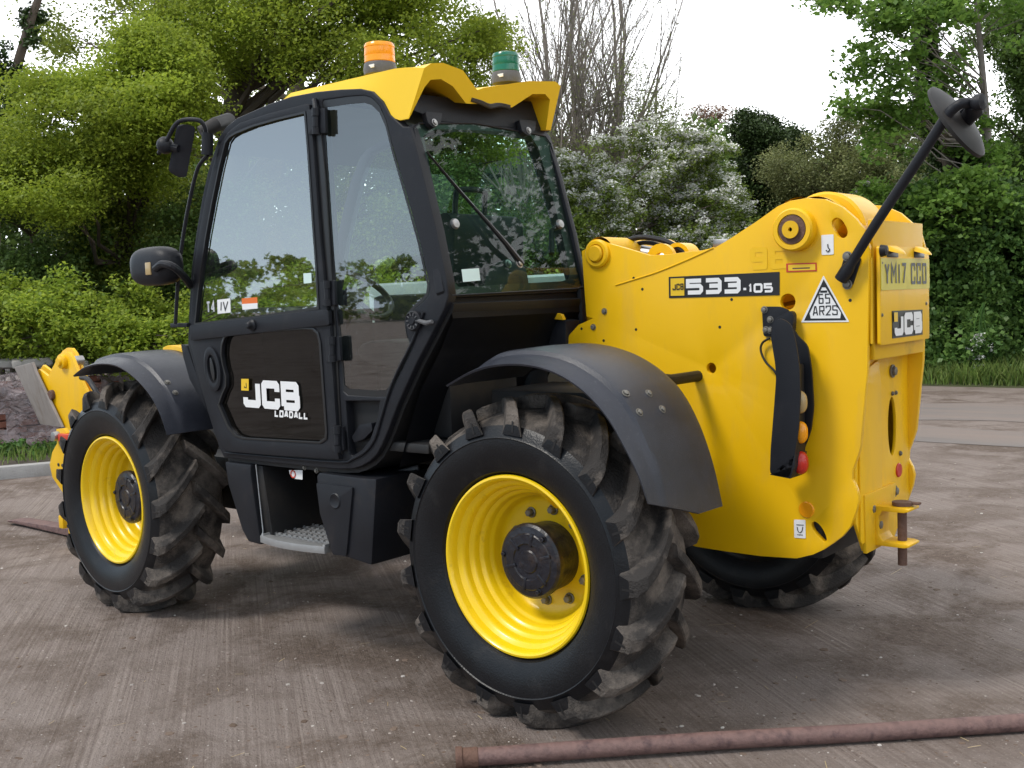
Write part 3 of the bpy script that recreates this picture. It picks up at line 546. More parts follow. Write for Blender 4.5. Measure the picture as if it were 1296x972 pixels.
# ================================================================== CAB
yC, yR = .09, .97
SIDE = [(283, 579), (277, 566), (262, 520), (247, 470), (237.5, 436), (238.5, 400), (242, 340), (248, 295), (255, 253), (263, 216), (272, 188), (277, 173), (286, 160), (300, 149), (316, 142), (340, 131.5), (368, 122), (400, 116), (430, 113), (455, 112), (471, 115.5), (484, 128), (493, 145), (510, 160), (518, 160), (526, 186), (533, 213), (542, 250), (551, 287), (556, 312), (561, 336), (565, 356), (567, 375), (563, 390), (549, 418), (527, 460), (503, 513), (491, 545), (484, 562), (477, 575), (468, 584), (458, 590), (447, 593.5), (428, 594), (354, 587)]
so_ = HY(SIDE, yC)
DOUT = [(239.5, 431), (241, 400), (245, 340), (252, 292), (259, 253), (268, 214), (276, 186), (288, 167), (303, 155), (340, 143), (386, 131.5), (391, 132), (396, 180), (404, 290), (409, 345), (414, 395), (417.5, 416), (420, 460), (427, 560), (428.5, 582), (350, 577), (290, 572), (279, 566), (270, 545), (256, 495)]
DG = [(246.5, 411), (250, 375), (254.5, 338), (260, 300), (268, 256), (277, 212), (285, 180), (290, 173), (298, 168), (320, 159), (350, 150.5), (386, 142), (390, 190), (396, 280), (400.5, 340), (403, 390), (330, 401)]
DL = [(277, 512), (281, 500), (286, 489), (286, 476), (282, 462), (280, 448), (281, 436), (284, 427), (291, 422.5), (340, 419.5), (385, 416), (396, 416.5), (402, 422), (405, 434), (409, 490), (413, 545), (412.5, 555), (405, 560), (350, 557), (308, 554.5), (298, 551), (289, 540)]
QG = [(407, 131), (409, 127), (440, 122.5), (460, 121), (470, 124), (480, 134), (488, 152), (497, 188), (508, 226), (520, 268), (531, 308), (538, 340), (543.5, 362), (542, 373), (535, 382), (524, 391), (516, 401), (513, 412), (515, 426), (521, 440), (508, 468), (494, 495), (488, 502), (470, 502), (440, 500), (434, 495), (430, 440), (425, 390), (419, 320), (412, 220)]
PK = [(437, 508), (480, 508), (477, 530), (468, 556), (458, 569), (446, 577), (441, 573)]
door_hole = HY([(243, 425), (245.5, 395), (249, 345), (256, 296), (263, 256), (272, 214), (279, 188), (290, 171), (304, 159), (340, 147), (386, 136), (392, 180), (400, 290), (409, 395), (414, 440), (422, 575), (350, 570), (293, 565), (283, 558), (260, 495)], yC)
CF = obj('cab_side_frame', plate_bm(so_, [door_hole, HY(QG, yC), HY(PK, yC)], n=YN, t=-.05, b=.012, seg=3), BLK, T)
obj('frame_lip', tube(spline([hit(a, b, 1, yC-.004) for a, b in ((536, 395), (522, 432), (503, 470), (492, 497), (482, 530), (474, 556), (462, 572), (446, 581), (430, 585), (350, 579), (285, 573))], 3), .006, 8), BLK, CF)
DO = obj('door', plate_bm(HY(DOUT, yC-.022), [HY(DG, yC-.022), HY(DL, yC-.022)], n=YN, t=-.03, b=.006), BLK, T)
# door rail between the two panes, proud of the door
obj('door_rail', plate_bm(rnd(HY([(239.5, 412), (241, 431), (380, 415), (416.5, 411.5), (415, 392), (405, 392)], yC-.034), .010), n=YN, t=-.02, b=.005), BLK, DO)
def pane(px, y, m, name, par, t=.005): return obj(name, plate_bm(HY(px, y), n=YN, t=-t, b=0), m, par, smooth=0)
def grow(l, k):
    cx = sum(a for a, b in l)/len(l); cy = sum(b for a, b in l)/len(l); return [(cx+(a-cx)*k, cy+(b-cy)*k) for a, b in l]
def sheet(px, y, m, name, par): return obj(name, plate_bm(HY(px, y), n=YN, t=0, b=0), m, par, smooth=0)
sheet(grow(DG, 1.02), yC-.008, GDOOR, 'door_glass', DO); sheet(grow(DL, 1.02), yC-.004, GDARK, 'lower_door_glass', DO)
obj('glass_seal', plate_bm(HY(grow(DG, 1.012), yC-.0235), [HY(grow(DG, .985), yC-.0235)], n=YN, t=.002, b=0), BPR, DO)
obj('glass_seal', plate_bm(HY(grow(DL, 1.02), yC-.0235), [HY(grow(DL, .985), yC-.0235)], n=YN, t=.003, b=.001), BPR, DO)
QW = sheet(grow(QG, 1.01), yC+.006, GQ, 'quarter_window', CF)
obj('window_border', plate_bm(HY(grow(QG, 1.003), yC+.004), [HY(grow(QG, .955), yC+.004)], n=YN, t=0, b=0), BPR, CF)
obj('pocket_back', plate_bm(HY(grow(PK, 1.1), yC+.045), n=YN, t=-.004, b=0), BLKD, CF)
obj('tank_filler', plate_bm(rnd(HY([(445, 553), (455, 538), (470, 535), (471, 545), (460, 556), (448, 560)], yC+.012), .006), n=YN, t=-.03, b=.004), BLK, CF)
# door post, hinges
obj('door_post', plate_bm(HY([(390, 136), (403, 133), (411, 220), (419, 340), (426, 440), (433, 575), (427, 578), (421, 470), (414, 400), (400, 280)], yC-.006), n=YN, t=-.02, b=.003), BPR, CF)
for pts, cl in (([(388, 139), (411, 137), (412, 168), (390, 170)], (399.5, 137, 400, 170)), ([(405, 357), (423, 355), (424, 386), (407, 387)], (414, 355, 415, 387)), ([(411, 428), (429, 426), (431, 456), (413, 458)], (420, 426, 421, 458)), ([(418, 541), (433, 540), (435, 570), (420, 571)], (427, 539, 427.5, 572))):
    h = obj('hinge', plate_bm(rnd(HY(pts, yC-.028), .004), n=YN, t=-.014, b=.003), BLK, DO)
    a, b, c_, d = cl; p0, p1 = hit(a, b, 1, yC-.036), hit(c_, d, 1, yC-.036)
    bm = tube([p0, p0.lerp(p1, .30)], .017, 12); tube([p0.lerp(p1, .32), p0.lerp(p1, .72)], .014, 12, bm); tube([p0.lerp(p1, .74), p1], .017, 12, bm); obj('hinge_barrel', bm, BLK, h)
obj('door_stay', tube([hit(398, 126, 1, yC-.01), hit(400, 139, 1, yC-.02)], .012, 10), BLK, DO)
# latch button, handle
lc = hit(320, 411.5, 1, yC-.034); obj('door_button', lathe([(.026, 0), (.026, -.008), (.018, -.014), (.014, -.030), (.009, -.034), (0, -.034)], lc, seg=24), BLK, DO)
hc_ = hit(271, 467, 1, yC-.022)
own = bmesh.new(); ring = []
ca, sa = math.cos(.16), math.sin(.16)
def oval(rx, rz, dy): return [hc_+V((rx*math.cos(t)*ca+rz*math.sin(t)*sa*-1, dy, rx*math.cos(t)*sa+rz*math.sin(t)*ca)) for t in [2*PI*k/32 for k in range(32)]]
seq = [oval(.062, .105, .001), oval(.062, .105, -.012), oval(.050, .090, -.016), oval(.036, .068, -.012), oval(.032, .062, .012)]
vv = [[own.verts.new(p) for p in r] for r in seq]
for A, B in zip(vv, vv[1:]):
    for k in range(32): own.faces.new((A[k], A[(k+1) % 32], B[(k+1) % 32], B[k]))
own.faces.new(vv[-1]); HN = obj('door_handle', own, BLK, DO)
obj('handle_grip', plate_bm(oval(.014, .055, -.012)[::2], n=YN, t=-.006, b=.002), BPR, HN)
# side knob with latch
kc = hit(525.5, 406, 1, yC-.002)
KN = obj('vent_knob', lathe([(.040, 0), (.040, -.012), (.034, -.020), (.030, -.016), (.016, -.016), (.012, -.022), (0, -.022)], kc, seg=32), BLK, CF)
bm = bmesh.new()
for k in range(10): a = 2*PI*k/10; box(kc+V((.026*math.cos(a), -.017, .026*math.sin(a))), (.012, .006, .004), .001, Matrix.Rotation(-a, 3, 'Y'), bm)
obj('knob_rib', bm, GRYC, KN)
obj('knob_lever', tube([kc+V((.03, -.012, 0)), hit(540, 409, 1, yC-.02), hit(547, 407, 1, yC-.02)], [.008, .010, .008], 10), GRYC, KN)
# door decals
yD = yC-.012
text('JCB', hit(308.5, 515, 1, yD), V((1, 0, -.015)), ZP, .128, .128, .010, .035, WHT, DO, ch=.016)
eb = HY([(305.5, 479.5), (314.8, 479.5), (314.8, 494.5), (305.5, 494)], yD-.002); EM = obj('emblem', plate_bm(eb, n=YN, t=.0008, b=0), YPR, DO)
text('J', hit(309, 491, 1, yD-.004), XP, ZP, .026, .018, .004, .004, BPR, DO)
text('LOADALL', hit(347.5, 527.5, 1, yD), V((1, 0, -.015)), ZP, .032, .029, .0045, .0085, WHT, DO, shear=.12)
yG_ = yC-.010
text('T4', hit(261.5, 396.5, 1, yG_), V((1, 0, .03)), ZP, .055, .033, .003, .010, WHT, DO)
quad_ = obj('sticker', plate_bm(HY([(275, 379.5), (291.5, 377.5), (292, 395.5), (275.5, 397.3)], yG_), n=YN, t=.0006, b=0), WHT, DO)
text('IV', hit(278, 394, 1, yG_-.002), V((1, 0, .03)), ZP, .045, .042, .003, .007, BPR, DO, shear=.15)
obj('sticker', plate_bm(HY([(306, 377.7), (325.5, 376), (326, 383.5), (306.3, 384.8)], yG_), n=YN, t=.0006, b=0), ORP, DO)
obj('sticker', plate_bm(HY([(306.3, 384.8), (326, 383.5), (326, 390.5), (307, 392)], yG_), n=YN, t=.0006, b=0), WHT, DO)
obj('sticker', plate_bm(HY([(384, 346), (394, 345.3), (394.6, 358), (384.6, 358.8)], yG_), n=YN, t=.0006, b=0), CYN, DO)
# ---- shell strips swept across the cab
def strip(pxs, y0, y1, t, name, m, par=T, inward=True, b=0):
    p = [hit(a, b_, 1, yC) for a, b_ in pxs]; bm = bmesh.new(); A = [bm.verts.new((q.x, y0, q.z)) for q in p]; B = [bm.verts.new((q.x, y1, q.z)) for q in p]
    for i in range(len(p)-1): bm.faces.new((A[i], B[i], B[i+1], A[i+1]))
    if t: bmesh.ops.recalc_face_normals(bm, faces=bm.faces[:]); bmesh.ops.solidify(bm, geom=bm.faces[:], thickness=t)
    return obj(name, bm, m, par)
lowr = SIDE[SIDE.index((567, 375)):]+[SIDE[0]]
strip([(563, 383)]+[(a-1, b) for a, b in lowr[1:]], yC+.03, yR-.03, .02, 'cab_lower_shell', BLKD)
strip([(283, 577), (262, 520), (247, 470), (239, 440)], yC+.05, yR-.05, .02, 'cab_nose', BLK)
strip([(240, 440), (240, 400), (243, 340), (249, 295), (256, 253), (264, 216), (273, 190)], yC+.04, yR-.04, 0, 'windscreen', GCL)
strip([(273, 190), (278, 176), (287, 163), (316, 145), (368, 125), (400, 119)], yC+.04, yR-.04, .03, 'front_roof', BLK)
strip([(395, 120), (430, 117), (455, 116), (471, 119), (484, 131), (493, 147)], yC+.04, yR-.04, .02, 'roof_liner', BLK)
# far side frame with glass
off = V((0, yR-yC, 0))
FG = [(246, 425), (250, 375), (260, 300), (277, 212), (288, 176), (320, 160), (386, 142), (455, 122), (480, 134), (497, 188), (520, 268), (543, 362), (535, 385), (500, 400), (400, 405), (330, 412)]
obj('far_side_frame', plate_bm([p+off for p in so_], [[p+off for p in HY(FG, yC)]], n=YN, t=-.03, b=.004), BLK, T)
obj('far_side_glass', plate_bm([p+off for p in HY(grow(FG, 1.01), yC-.02)], n=YN, t=0, b=0), GCL, T, smooth=0)
# ---- rear window on its sloping plane
A_ = V((-.335, yC, 1.59)); ud = V((-.17, 0, .68)).normalized(); nr = V((.68, 0, .17)).normalized()
def hr(px, py, o=0): return hitp(px, py, A_+nr*o, nr)
def HR(l, o=0): return [hr(a, b, o) for a, b in l]
RO = [(521, 157), (560, 152), (688, 163), (697, 172), (712, 226), (726, 290), (735, 335), (740, 367), (735, 369), (569, 377), (561, 368), (545, 270), (531, 200)]
RI = [(532, 168), (538, 162), (560, 160), (655, 165), (683, 177), (691, 186), (705, 236), (719, 296), (732, 345), (731, 357), (725, 360), (575, 369), (570, 365), (558, 305), (545, 240)]
RWF = obj('rear_window_frame', plate_bm(HR(RO), [HR(RI)], n=nr, t=-.045, b=.008), BLK, T)
GLO = [(524, 163), (530, 156), (600, 156), (690, 172), (697, 182), (711, 234), (725, 296), (738, 352), (737, 363), (730, 365), (572, 374), (566, 368), (552, 300), (538, 235)]
RG = obj('rear_window', plate_bm(HR(GLO, .008), n=nr, t=0, b=0), GREAR, T, smooth=0)
obj('glass_edge', tube(HR(GLO+[GLO[0]], .010), .003, 6), BLK, RG)
brd = obj('ceramic_border', plate_bm(HR(grow(GLO, .995), .006), [HR([(536, 172), (552, 163), (655, 167), (672, 172), (681, 187), (697, 240), (712, 300), (721, 345), (719, 353), (711, 356), (580, 363), (575, 357), (562, 300), (548, 230)], .006)], n=nr, t=0, b=0), BPR, RG)
for px, py in ((575, 283.5), (708, 284)): obj('glass_fixing', lathe([(0, .014), (.018, .012), (.022, .004), (.022, 0)], hr(px, py, .009), nr, 20), STL, RG)
for px, py in ((549, 153), (668, 163)):
    hg = obj('window_hinge', plate_bm(rnd(HR([(px-11, py-12), (px+11, py-10), (px+9, py+2), (px+1, py+9), (px-7, py+3)], .03), .01), n=nr, t=-.025, b=.004), BLK, RG); obj('hinge_bolt', bolt(hr(px+1, py+2, .032), nr, .010, .008), STL, hg)
obj('sticker', plate_bm(HR([(584, 341), (606, 339.5), (608, 355), (586, 357)], .011), n=nr, t=.0006, b=0), CYN, RG)
# interior handle
obj('window_handle', tube([hr(698, 321, -.03), hr(698, 292, -.03), hr(706, 287, -.01)], [.014, .012, .012], 10), BLK, RG)
# wiper
wm = hr(655, 333, .03)
WI = obj('wiper', tube([hr(660, 334, .03), hr(640, 308, .045), hr(618, 282, .04), hr(600, 262, .035)], [.015, .011, .008, .006], 8), BPR, T)
obj('wiper_blade', tube([hr(540, 192, .022), hr(575, 234, .024), hr(605, 268, .024), hr(630, 299, .022)], [.006, .010, .010, .006], 6, flat=.6), BPR, WI)
obj('wiper_motor', plate_bm(rnd(HR([(612, 368), (616, 345), (628, 332), (650, 325), (663, 332), (668, 350), (670, 366)], -.02), .02), n=nr, t=-.06, b=.01), BLK, WI)
obj('wiper_nut', bolt(hr(657, 333, .03), nr, .014, .012), STL, WI); obj('wiper_nut', bolt(hr(643, 334, -.018), nr, .012, .012), STL, WI)
# panel under the rear window and the dark body behind the cab
pn = [V((-.345, yC+.02, 1.585)), V((-.345, yR-.04, 1.585)), V((-.31, yR-.04, 1.30)), V((-.55, yR-.10, 1.10)), V((-.60, yC+.02, 1.10)), V((-.42, yC+.02, 1.40))]
bm = bmesh.new(); pf = [(-.345, 1.585), (-.33, 1.50), (-.40, 1.38), (-.52, 1.22), (-.60, 1.05), (-.66, .9)]
A = [bm.verts.new((x, yC+.03, z)) for x, z in pf]; B = [bm.verts.new((x, yR-.02, z)) for x, z in pf]
for i in range(len(pf)-1): bm.faces.new((A[i], B[i], B[i+1], A[i+1]))
bmesh.ops.solidify(bm, geom=bm.faces[:], thickness=.02); obj('rear_lower_panel', bm, BLK, T)
obj('corner_bracket', plate_bm(HY([(692, 444), (702, 404), (716, 406), (716, 447)], .80), n=YN, t=-.10, b=.003), BLK, T)
obj('bracket_lug', plate_bm(rnd(HY([(700, 404), (704, 396), (710, 398), (713, 405)], .78), .004), n=YN, t=-.02, b=.003), YELD, T)
obj('far_pillar', tube([(-.34, .965, 1.60), (-.33, .965, 1.30)], .022, 8), BLK, T)
# ---- rear roof: header beam, yellow moulding with two hoods
obj('roof_header', plate_bm(HR([(524, 140), (530, 118), (600, 126), (700, 128), (705, 150), (697, 166), (560, 154)], .004), n=nr, t=-.09, b=.01), BLK, T)
pn0 = V((-.42, .1, 2.475)); nn0 = V((.197, 0, -.08)).normalized()
def hp(l): return [hitp(a, b, pn0, nn0) for a, b in l]
outer = hp([(517, 150), (537, 86), (546, 80), (561, 79.5), (586, 89), (604, 114), (613, 111), (655, 104.5), (670, 102.5), (703, 103), (709.5, 109), (697, 165)])
inner = hp([(512, 150), (537, 111), (545, 101), (558, 100), (573, 109), (590, 131), (628, 133), (648, 136), (674, 119), (690, 119), (696, 126), (691, 164)])
bot = {0: 1, 11: 1}
NS = 14; bm = bmesh.new(); rings = []
tops = [p_ for p_ in HY(SIDE, yC) if p_.z > 2.0]
def zside(x):
    q_ = sorted([(p_.x, p_.z) for p_ in tops]); return float(np.interp(x, [a for a, b in q_], [b for a, b in q_]))
for k in range(NS):
    s = k/(NS-1); dx = -.80*s**1.1; ring = []
    e1 = s*s*(3-2*s); tb = min(1, max(0, (s**1.1*.8-.04)/.24))**.7
    flat_ = min(1, s*1.35)
    for grp, dz in ((outer, 0), (inner[::-1], -.030)):
        for i, p in enumerate(grp):
            idx = i if dz == 0 else len(inner)-1-i
            if idx in bot: z = p.z if k == 0 else max(p.z, zside(p.x+dx)-.016)
            elif idx in (1, 10): z = p.z+(2.484+dz*.5-p.z)*min(1, s*5)
            else: z = p.z+((2.488-.012*s+dz)-p.z)*flat_
            y = min(max(p.y, yC-.012), .985)
            if dz: y = min(max(y, yC+.01), .962)
            ring.append(bm.verts.new((p.x+dx+(.0 if dz == 0 else .0), y, z)))
    rings.append(ring)
n_ = len(rings[0])
for A, B in zip(rings, rings[1:]):
    for j in range(n_): bm.faces.new((A[j], A[(j+1) % n_], B[(j+1) % n_], B[j]))
m2 = len(outer)
for rg in (rings[0], rings[-1]):
    for j in range(m2-1): bm.faces.new((rg[j], rg[j+1], rg[n_-2-j], rg[n_-1-j]))
es = [e_ for e_ in bm.edges if len(e_.link_faces) == 2 and e_.calc_face_angle(0) > .9 and all(v in rings[0] for v in e_.verts)]
bmesh.ops.bevel(bm, geom=es, offset=.010, segments=3, affect='EDGES', clamp_overlap=True)
obj('roof_panel', bm, ROOF, T, smooth=17)
bm = bmesh.new(); 
for kk in range(3): tube(spline([hit(a, b+kk*1.5, 0, -.46) for a, b in ((596, 124), (608, 128), (620, 133), (632, 131), (645, 134))], 4), .006, 6, bm)
obj('beacon_cable', bm, BPR, T)
# beacons
def beacon(px, py, y, m, s=1.0):
    c = hit(px, py, 1, y); B0 = obj('beacon', lathe([(0, 0), (.070*s, 0), (.074*s, .02), (.069*s, .045), (.066*s, .048), (0, .048)], c, ZP, 40), GRYC, T)
    obj('beacon_lens', lathe([(.064*s, .048), (.067*s, .052), (.066*s, .074), (.0655*s, .077), (.067*s, .080), (.065*s, .110), (.067*s, .113), (.066*s, .121), (.061*s, .129), (.040*s, .134), (0, .136)], c, ZP, 48), m, B0)
    obj('beacon_label', box(c+V((.02, -.070*s, .025)), (.03, .004, .014), .001), WHT, B0)
beacon(481.5, 95, .32, AMB, .97); beacon(641, 106, .80, GRN, .90)
# ---- cab interior
bm = box((-1.15, .53, .98), (1.3, .80, .04), .01); obj('cab_floor', bm, BLKD, T)
bm = box((-.72, .50, 1.15), (.42, .44, .30), .03); obj('seat_base', bm, BLKD, T)
def cushion(pts, y0, y1, name, par=T, m=SEAT): return obj(name, plate_bm(chai([V((a, y0, b)) for a, b in pts], 2), n=YN, t=-(y1-y0), b=.035, seg=4), m, par)
cushion([(-1.05, 1.30), (-.56, 1.28), (-.56, 1.40), (-1.05, 1.42)], .27, .74, 'seat_cushion')
cushion([(-.66, 1.36), (-.52, 1.36), (-.44, 1.84), (-.48, 1.93), (-.56, 1.91), (-.61, 1.64)], .28, .72, 'seat_back')
cushion([(-.95, 1.50), (-.60, 1.50), (-.60, 1.58), (-.95, 1.57)], .74, .82, 'armrest')
bm = tube(spline([(-.52, .36, 1.88), (-.51, .36, 1.99), (-.50, .38, 2.02), (-.50, .52, 2.02), (-.51, .54, 1.99), (-.52, .54, 1.88)], 4), .012, 8); obj('headrest_frame', bm, BLK, T)
sc_ = hit(452, 350, 1, .52); sn = V((.62, 0, .78)).normalized()
SW = obj('steering_wheel', bm_ := lathe([(.185+.015*math.cos(t), .015*math.sin(t)) for t in [2*PI*k/10 for k in range(10)]], V((-1.30, .50, 1.62)), sn, 44, close=True), BLK, T)
u1 = sn.cross(V((0, 1, 0))).normalized(); cc = V((-1.30, .50, 1.62))
bm = bmesh.new()
for a in (.5, 2.6, 4.7): tube([cc-sn*.02, cc+(V((0, 1, 0))*math.cos(a)+u1*math.sin(a))*.18], .012, 8, bm)
lathe([(0, .01), (.05, .0), (.05, -.05), (0, -.05)], cc, sn, 20, bm); obj('wheel_spoke', bm, BLK, SW)
obj('steering_column', tube([cc-sn*.04, cc-sn*.45], [.035, .06], 12), BLK, T)
lathe_c = cc+(V((0, 1, 0))*math.cos(3.9)+u1*math.sin(3.9))*.185
obj('spinner_knob', lathe([(0, .07), (.02, .065), (.028, .05), (.02, .03), (.01, .02), (.01, 0)], lathe_c, sn, 16), BLK, SW)
obj('dashboard', plate_bm(rnd([V((-1.95, .18, 1.0)), V((-1.55, .18, 1.0)), V((-1.60, .18, 1.52)), V((-1.74, .18, 1.58)), V((-1.93, .18, 1.50))], .04), n=YN, t=-.70, b=.02), SEAT, T)
obj('side_console', box((-1.0, .86, 1.30), (1.0, .14, .62), .03), SEAT, T)
bm = tube([(-1.1, .84, 1.60), (-1.12, .82, 1.76)], [.02, .016], 10); lathe([(0, .05), (.025, .045), (.032, .02), (.02, -.01), (0, -.02)], (-1.12, .82, 1.76), ZP, 16, bm); obj('joystick', bm, BLK, T)
obj('air_vent', disc((-1.62, .40, 1.545), V((.3, 0, 1)), .05, .01), GRYC, T)
# ---- front left mirrors, grab rail
bm = tube(spline([hit(a, b, 1, y) for a, b, y in ((201, 194, -.06), (212, 176, -.06), (222, 158, -.05), (232, 152, -.03), (250, 152, 0), (258, 158, .02), (262, 172, .04), (268, 180, .08))], 5), .010, 10)
MA = obj('mirror_arm', bm, BLK, T)
ma = obj('mirror', plate_bm(rnd([hit(231, 156, 1, -.02), hit(248, 160, 1, .02), hit(236, 226, 1, .02), hit(219, 216, 1, -.02)], .02), n=V((-.9, -.3, 0)).normalized(), t=.03, b=.008), BLK, MA)
own = bmesh.new(); bmesh.ops.create_uvsphere(own, u_segments=16, v_segments=10, radius=.04); bmesh.ops.translate(own, verts=own.verts, vec=hit(209, 184, 1, -.05)); tube([hit(209, 184, 1, -.05), hit(226, 188, 1, -.02)], .018, 10, own); obj('mirror_joint', own, BLK, MA)
bm = tube([hit(254, 168, 1, .06), hit(272, 158, 1, .12), hit(290, 152, 1, .25)], [.030, .034, .034], 14); obj('work_light', bm, BLKD, T)
obj('mirror_pivot', tube([hit(263, 168, 1, .04), hit(262, 196, 1, .04)], .026, 14), BLK, T)
obj('grab_rail', tube(spline([hit(a, b, 1, .04) for a, b in ((263, 196), (256, 204), (250, 214), (243, 240), (235, 280), (229, 320), (225, 360), (222, 410))], 4), .009, 8), BLK, T)
obj('rail_foot', box(hit(229, 411.5, 1, .07), (.14, .03, .02), .004), BLK, T)
p = hit(198, 337, 1, -.02); own = bmesh.new(); bmesh.ops.create_uvsphere(own, u_segments=28, v_segments=18, radius=1)
for v in own.verts:
    q = v.co; v.co = V((math.copysign(abs(q.x)**.6, q.x)*.165, math.copysign(abs(q.y)**.7, q.y)*.075, math.copysign(abs(q.z)**.7, q.z)*.092+q.x*.0))
bmesh.ops.translate(own, verts=own.verts, vec=p); LM = obj('lower_mirror', own, BLK, T)
obj('mirror_indicator', box(hit(188, 340, 1, -.092), (.045, .012, .06), .006), CLR, LM)
obj('lower_mirror_arm', tube(spline([hit(197, 340, 1, -.09), hit(206, 334, 1, -.10), hit(220, 338, 1, -.08), hit(232, 349, 1, 0), hit(241, 361, 1, .08)], 5), [.018]*21, 10), BLK, LM)
# ---- steps and moulded boxes under the cab
def prismbox(front, y, depth, name, m=TANK, b=.012): return obj(name, plate_bm(HY(front, y), n=YN, t=-depth, b=b), m, T)
prismbox([(284, 584), (317, 588), (317, 600), (330, 690), (314, 686), (306, 671), (288, 612)], .095, .38, 'step_side_box')
prismbox([(400, 602), (404, 598), (458, 605), (476, 606), (470, 716), (440, 706), (420, 702), (404, 640)], .085, .42, 'fuel_tank')
obj('tank_face', plate_bm(rnd(HY([(400, 611), (446, 617), (438, 704), (421, 702), (405, 650)], .075), .01), n=YN, t=-.02, b=.008), TANK, T)
obj('tank_dimple', lathe([(.035, 0), (.030, -.004), (.022, .0), (0, .001)], hit(424, 634, 1, .074), seg=24), TANK, T)
obj('step_back', plate_bm(HY([(317, 588), (404, 598), (412, 690), (330, 680)], .46), n=YN, t=-.02, b=0), BLKD, T)
obj('step_cheek', plate_bm(HY([(318, 588), (332, 590), (345, 676), (330, 683)], .13), n=YN, t=-.30, b=.002), BLKD, T)
st = [hit(328, 679, 1, .08), hit(368, 688, 1, .06), hit(408, 690, 1, .08)]
zs = hit(368, 686, 1, .07).z; x0, x1 = hit(328, 680, 1, .08).x, hit(409, 688, 1, .08).x
bm = bmesh.new(); ed = []
for k in range(9):
    t = k/8; ed.append(V((x0+(x1-x0)*t, .085-.03*math.sin(PI*t), zs)))
plate_bm(ed+[V((x1, .125, zs)), V((x0, .125, zs))], n=ZP, t=-.032, b=.002, bm=bm)
for i in range(5):
    y = .15+i*.055
    for k in range(24):
        x = x0+(x1-x0)*(k+.5)/24; box((x, y, zs-.004+(.006 if k % 2 else 0)), ((x1-x0)/25, .012, .012), 0, bm=bm)
    box(((x0+x1)/2, y, zs-.016), (x1-x0, .016, .02), .002, bm=bm)
for x in (x0+.01, x1-.01): box((x, .24, zs-.01), (.014, .30, .035), .002, bm=bm)
obj('step_tread', bm, TRE, T)
obj('safety_wire', tube([hit(324, 588, 1, .10), hit(333, 672, 1, .10), hit(331, 682, 1, .09)], .0035, 6), STL, T)
qa = obj('warning_sticker', plate_bm(HY([(366, 595), (383, 595), (383, 607), (374, 606), (367, 600)], .13), n=YN, t=.001, b=0), WHT, T); obj('no_step_symbol', lathe([(.018, 0), (.018, -.002), (.013, -.002), (.013, 0)], hit(371, 600, 1, .128), seg=20), RED, qa)
obj('hydraulic_pipe', tube(spline([hit(452, 603, 1, .2), hit(480, 604, 1, .25), hit(500, 600, 1, .3), hit(530, 592, 1, .35)], 5), .014, 10), GRYC, T)
bm = bmesh.new()
for px, py in ((385.5, 591.5), (400.5, 595.5)): bolt(hit(px, py, 1, .12), YN, .008, .008, bm)
obj('sill_bolt', bm, ZNC, T)
obj('prop_shaft_guard', box((-1.9, .75, .55), (.5, .12, .12), .02), YELD, T)
obj('front_cowl', plate_bm(rnd(HY([(206, 440), (212, 437), (232, 440), (236, 449), (236, 470), (206, 450)], .35), .01), n=YN, t=-.10, b=.008), YEL, T)
obj('nose_cover', plate_bm(rnd(HY([(236, 437), (250, 478), (262, 520), (240, 480), (232, 452), (229, 436)], .12), .005), n=YN, t=-.3, b=.005), BLK, T)
# ---- boom head, carriage and forks
hp1 = [(45, 474), (49, 467), (61, 476), (70, 458), (74, 449), (80, 445), (86, 445.5), (91, 452), (100, 475.6), (113, 503), (108, 530), (93, 545), (89, 551), (81, 540), (77, 539), (63, 509.5)]
HD = obj('boom_head', plate_bm(HY(hp1, 1.0), n=YN, t=-.025, b=.003), YEL, T)
obj('boom_head', plate_bm([p+V((-.19, .13, .02)) for p in HY(hp1, 1.0)], n=YN, t=-.025, b=.003), YEL, T)
obj('head_pin', lathe([(.052, .03), (.052, 0), (.050, -.03), (.030, -.034), (.028, -.05), (0, -.05)], hit(81, 457.5, 1, 1.0), seg=28), YEL, HD)
obj('tilt_pin', lathe([(.036, .10), (.036, -.02), (.03, -.026), (0, -.026)], hit(67, 499.6, 1, 1.0), seg=24), RST, HD)
gp = [hit(18, 464, 1, 1.35), hit(42, 458.5, 1, 1.35), hit(47, 474, 1, 1.05), hit(77, 541, 1, 1.0), hit(52, 537, 1, 1.05)]
a_, b_, c_ = hit(20, 464, 1, 1.22), hit(45, 470, 1, .95), hit(77, 541, 1, .98)
nrm = (b_-a_).cross(c_-b_).normalized()
obj('headboard_plate', plate_bm([hitp(px, py, b_, nrm) for px, py in ((18, 465), (40, 459), (45, 472), (78, 541), (51, 537))], n=nrm, t=.02, b=.004), SLAB, T)
cr = [(71, 543), (80, 542), (84, 548), (84, 605), (88, 640), (100, 672), (103, 690), (98.5, 696.5), (88, 692), (85, 655), (79.5, 624), (66, 604), (62.5, 588), (66, 572), (72, 561)]
obj('cross_pin', tube([hit(81, 457.5, 1, 1.0), hit(81, 457.5, 1, 1.0)+V((0, .14, 0))], .035, 16), STL, T)
obj('head_hose', tube(spline([hit(103, 478, 1, .98), hit(111, 480, 1, .95), hit(118, 490, 1, .93), hit(125, 502, 1, .93)]), .018, 10), BLK, T)
CG = obj('fork_carriage', plate_bm(HY(cr, .70), n=YN, t=-.03, b=.004), YELD, T)
obj('carriage_rail', box((-4.62, 1.15, .50), (.06, .88, .09), .01), YELD, CG); obj('carriage_rail', box((-4.62, 1.15, .16), (.06, .88, .09), .01), YELD, CG)
obj('locking_link', box(hit(84, 554, 1, .70), (.14, .05, .055), .008), RED, CG)
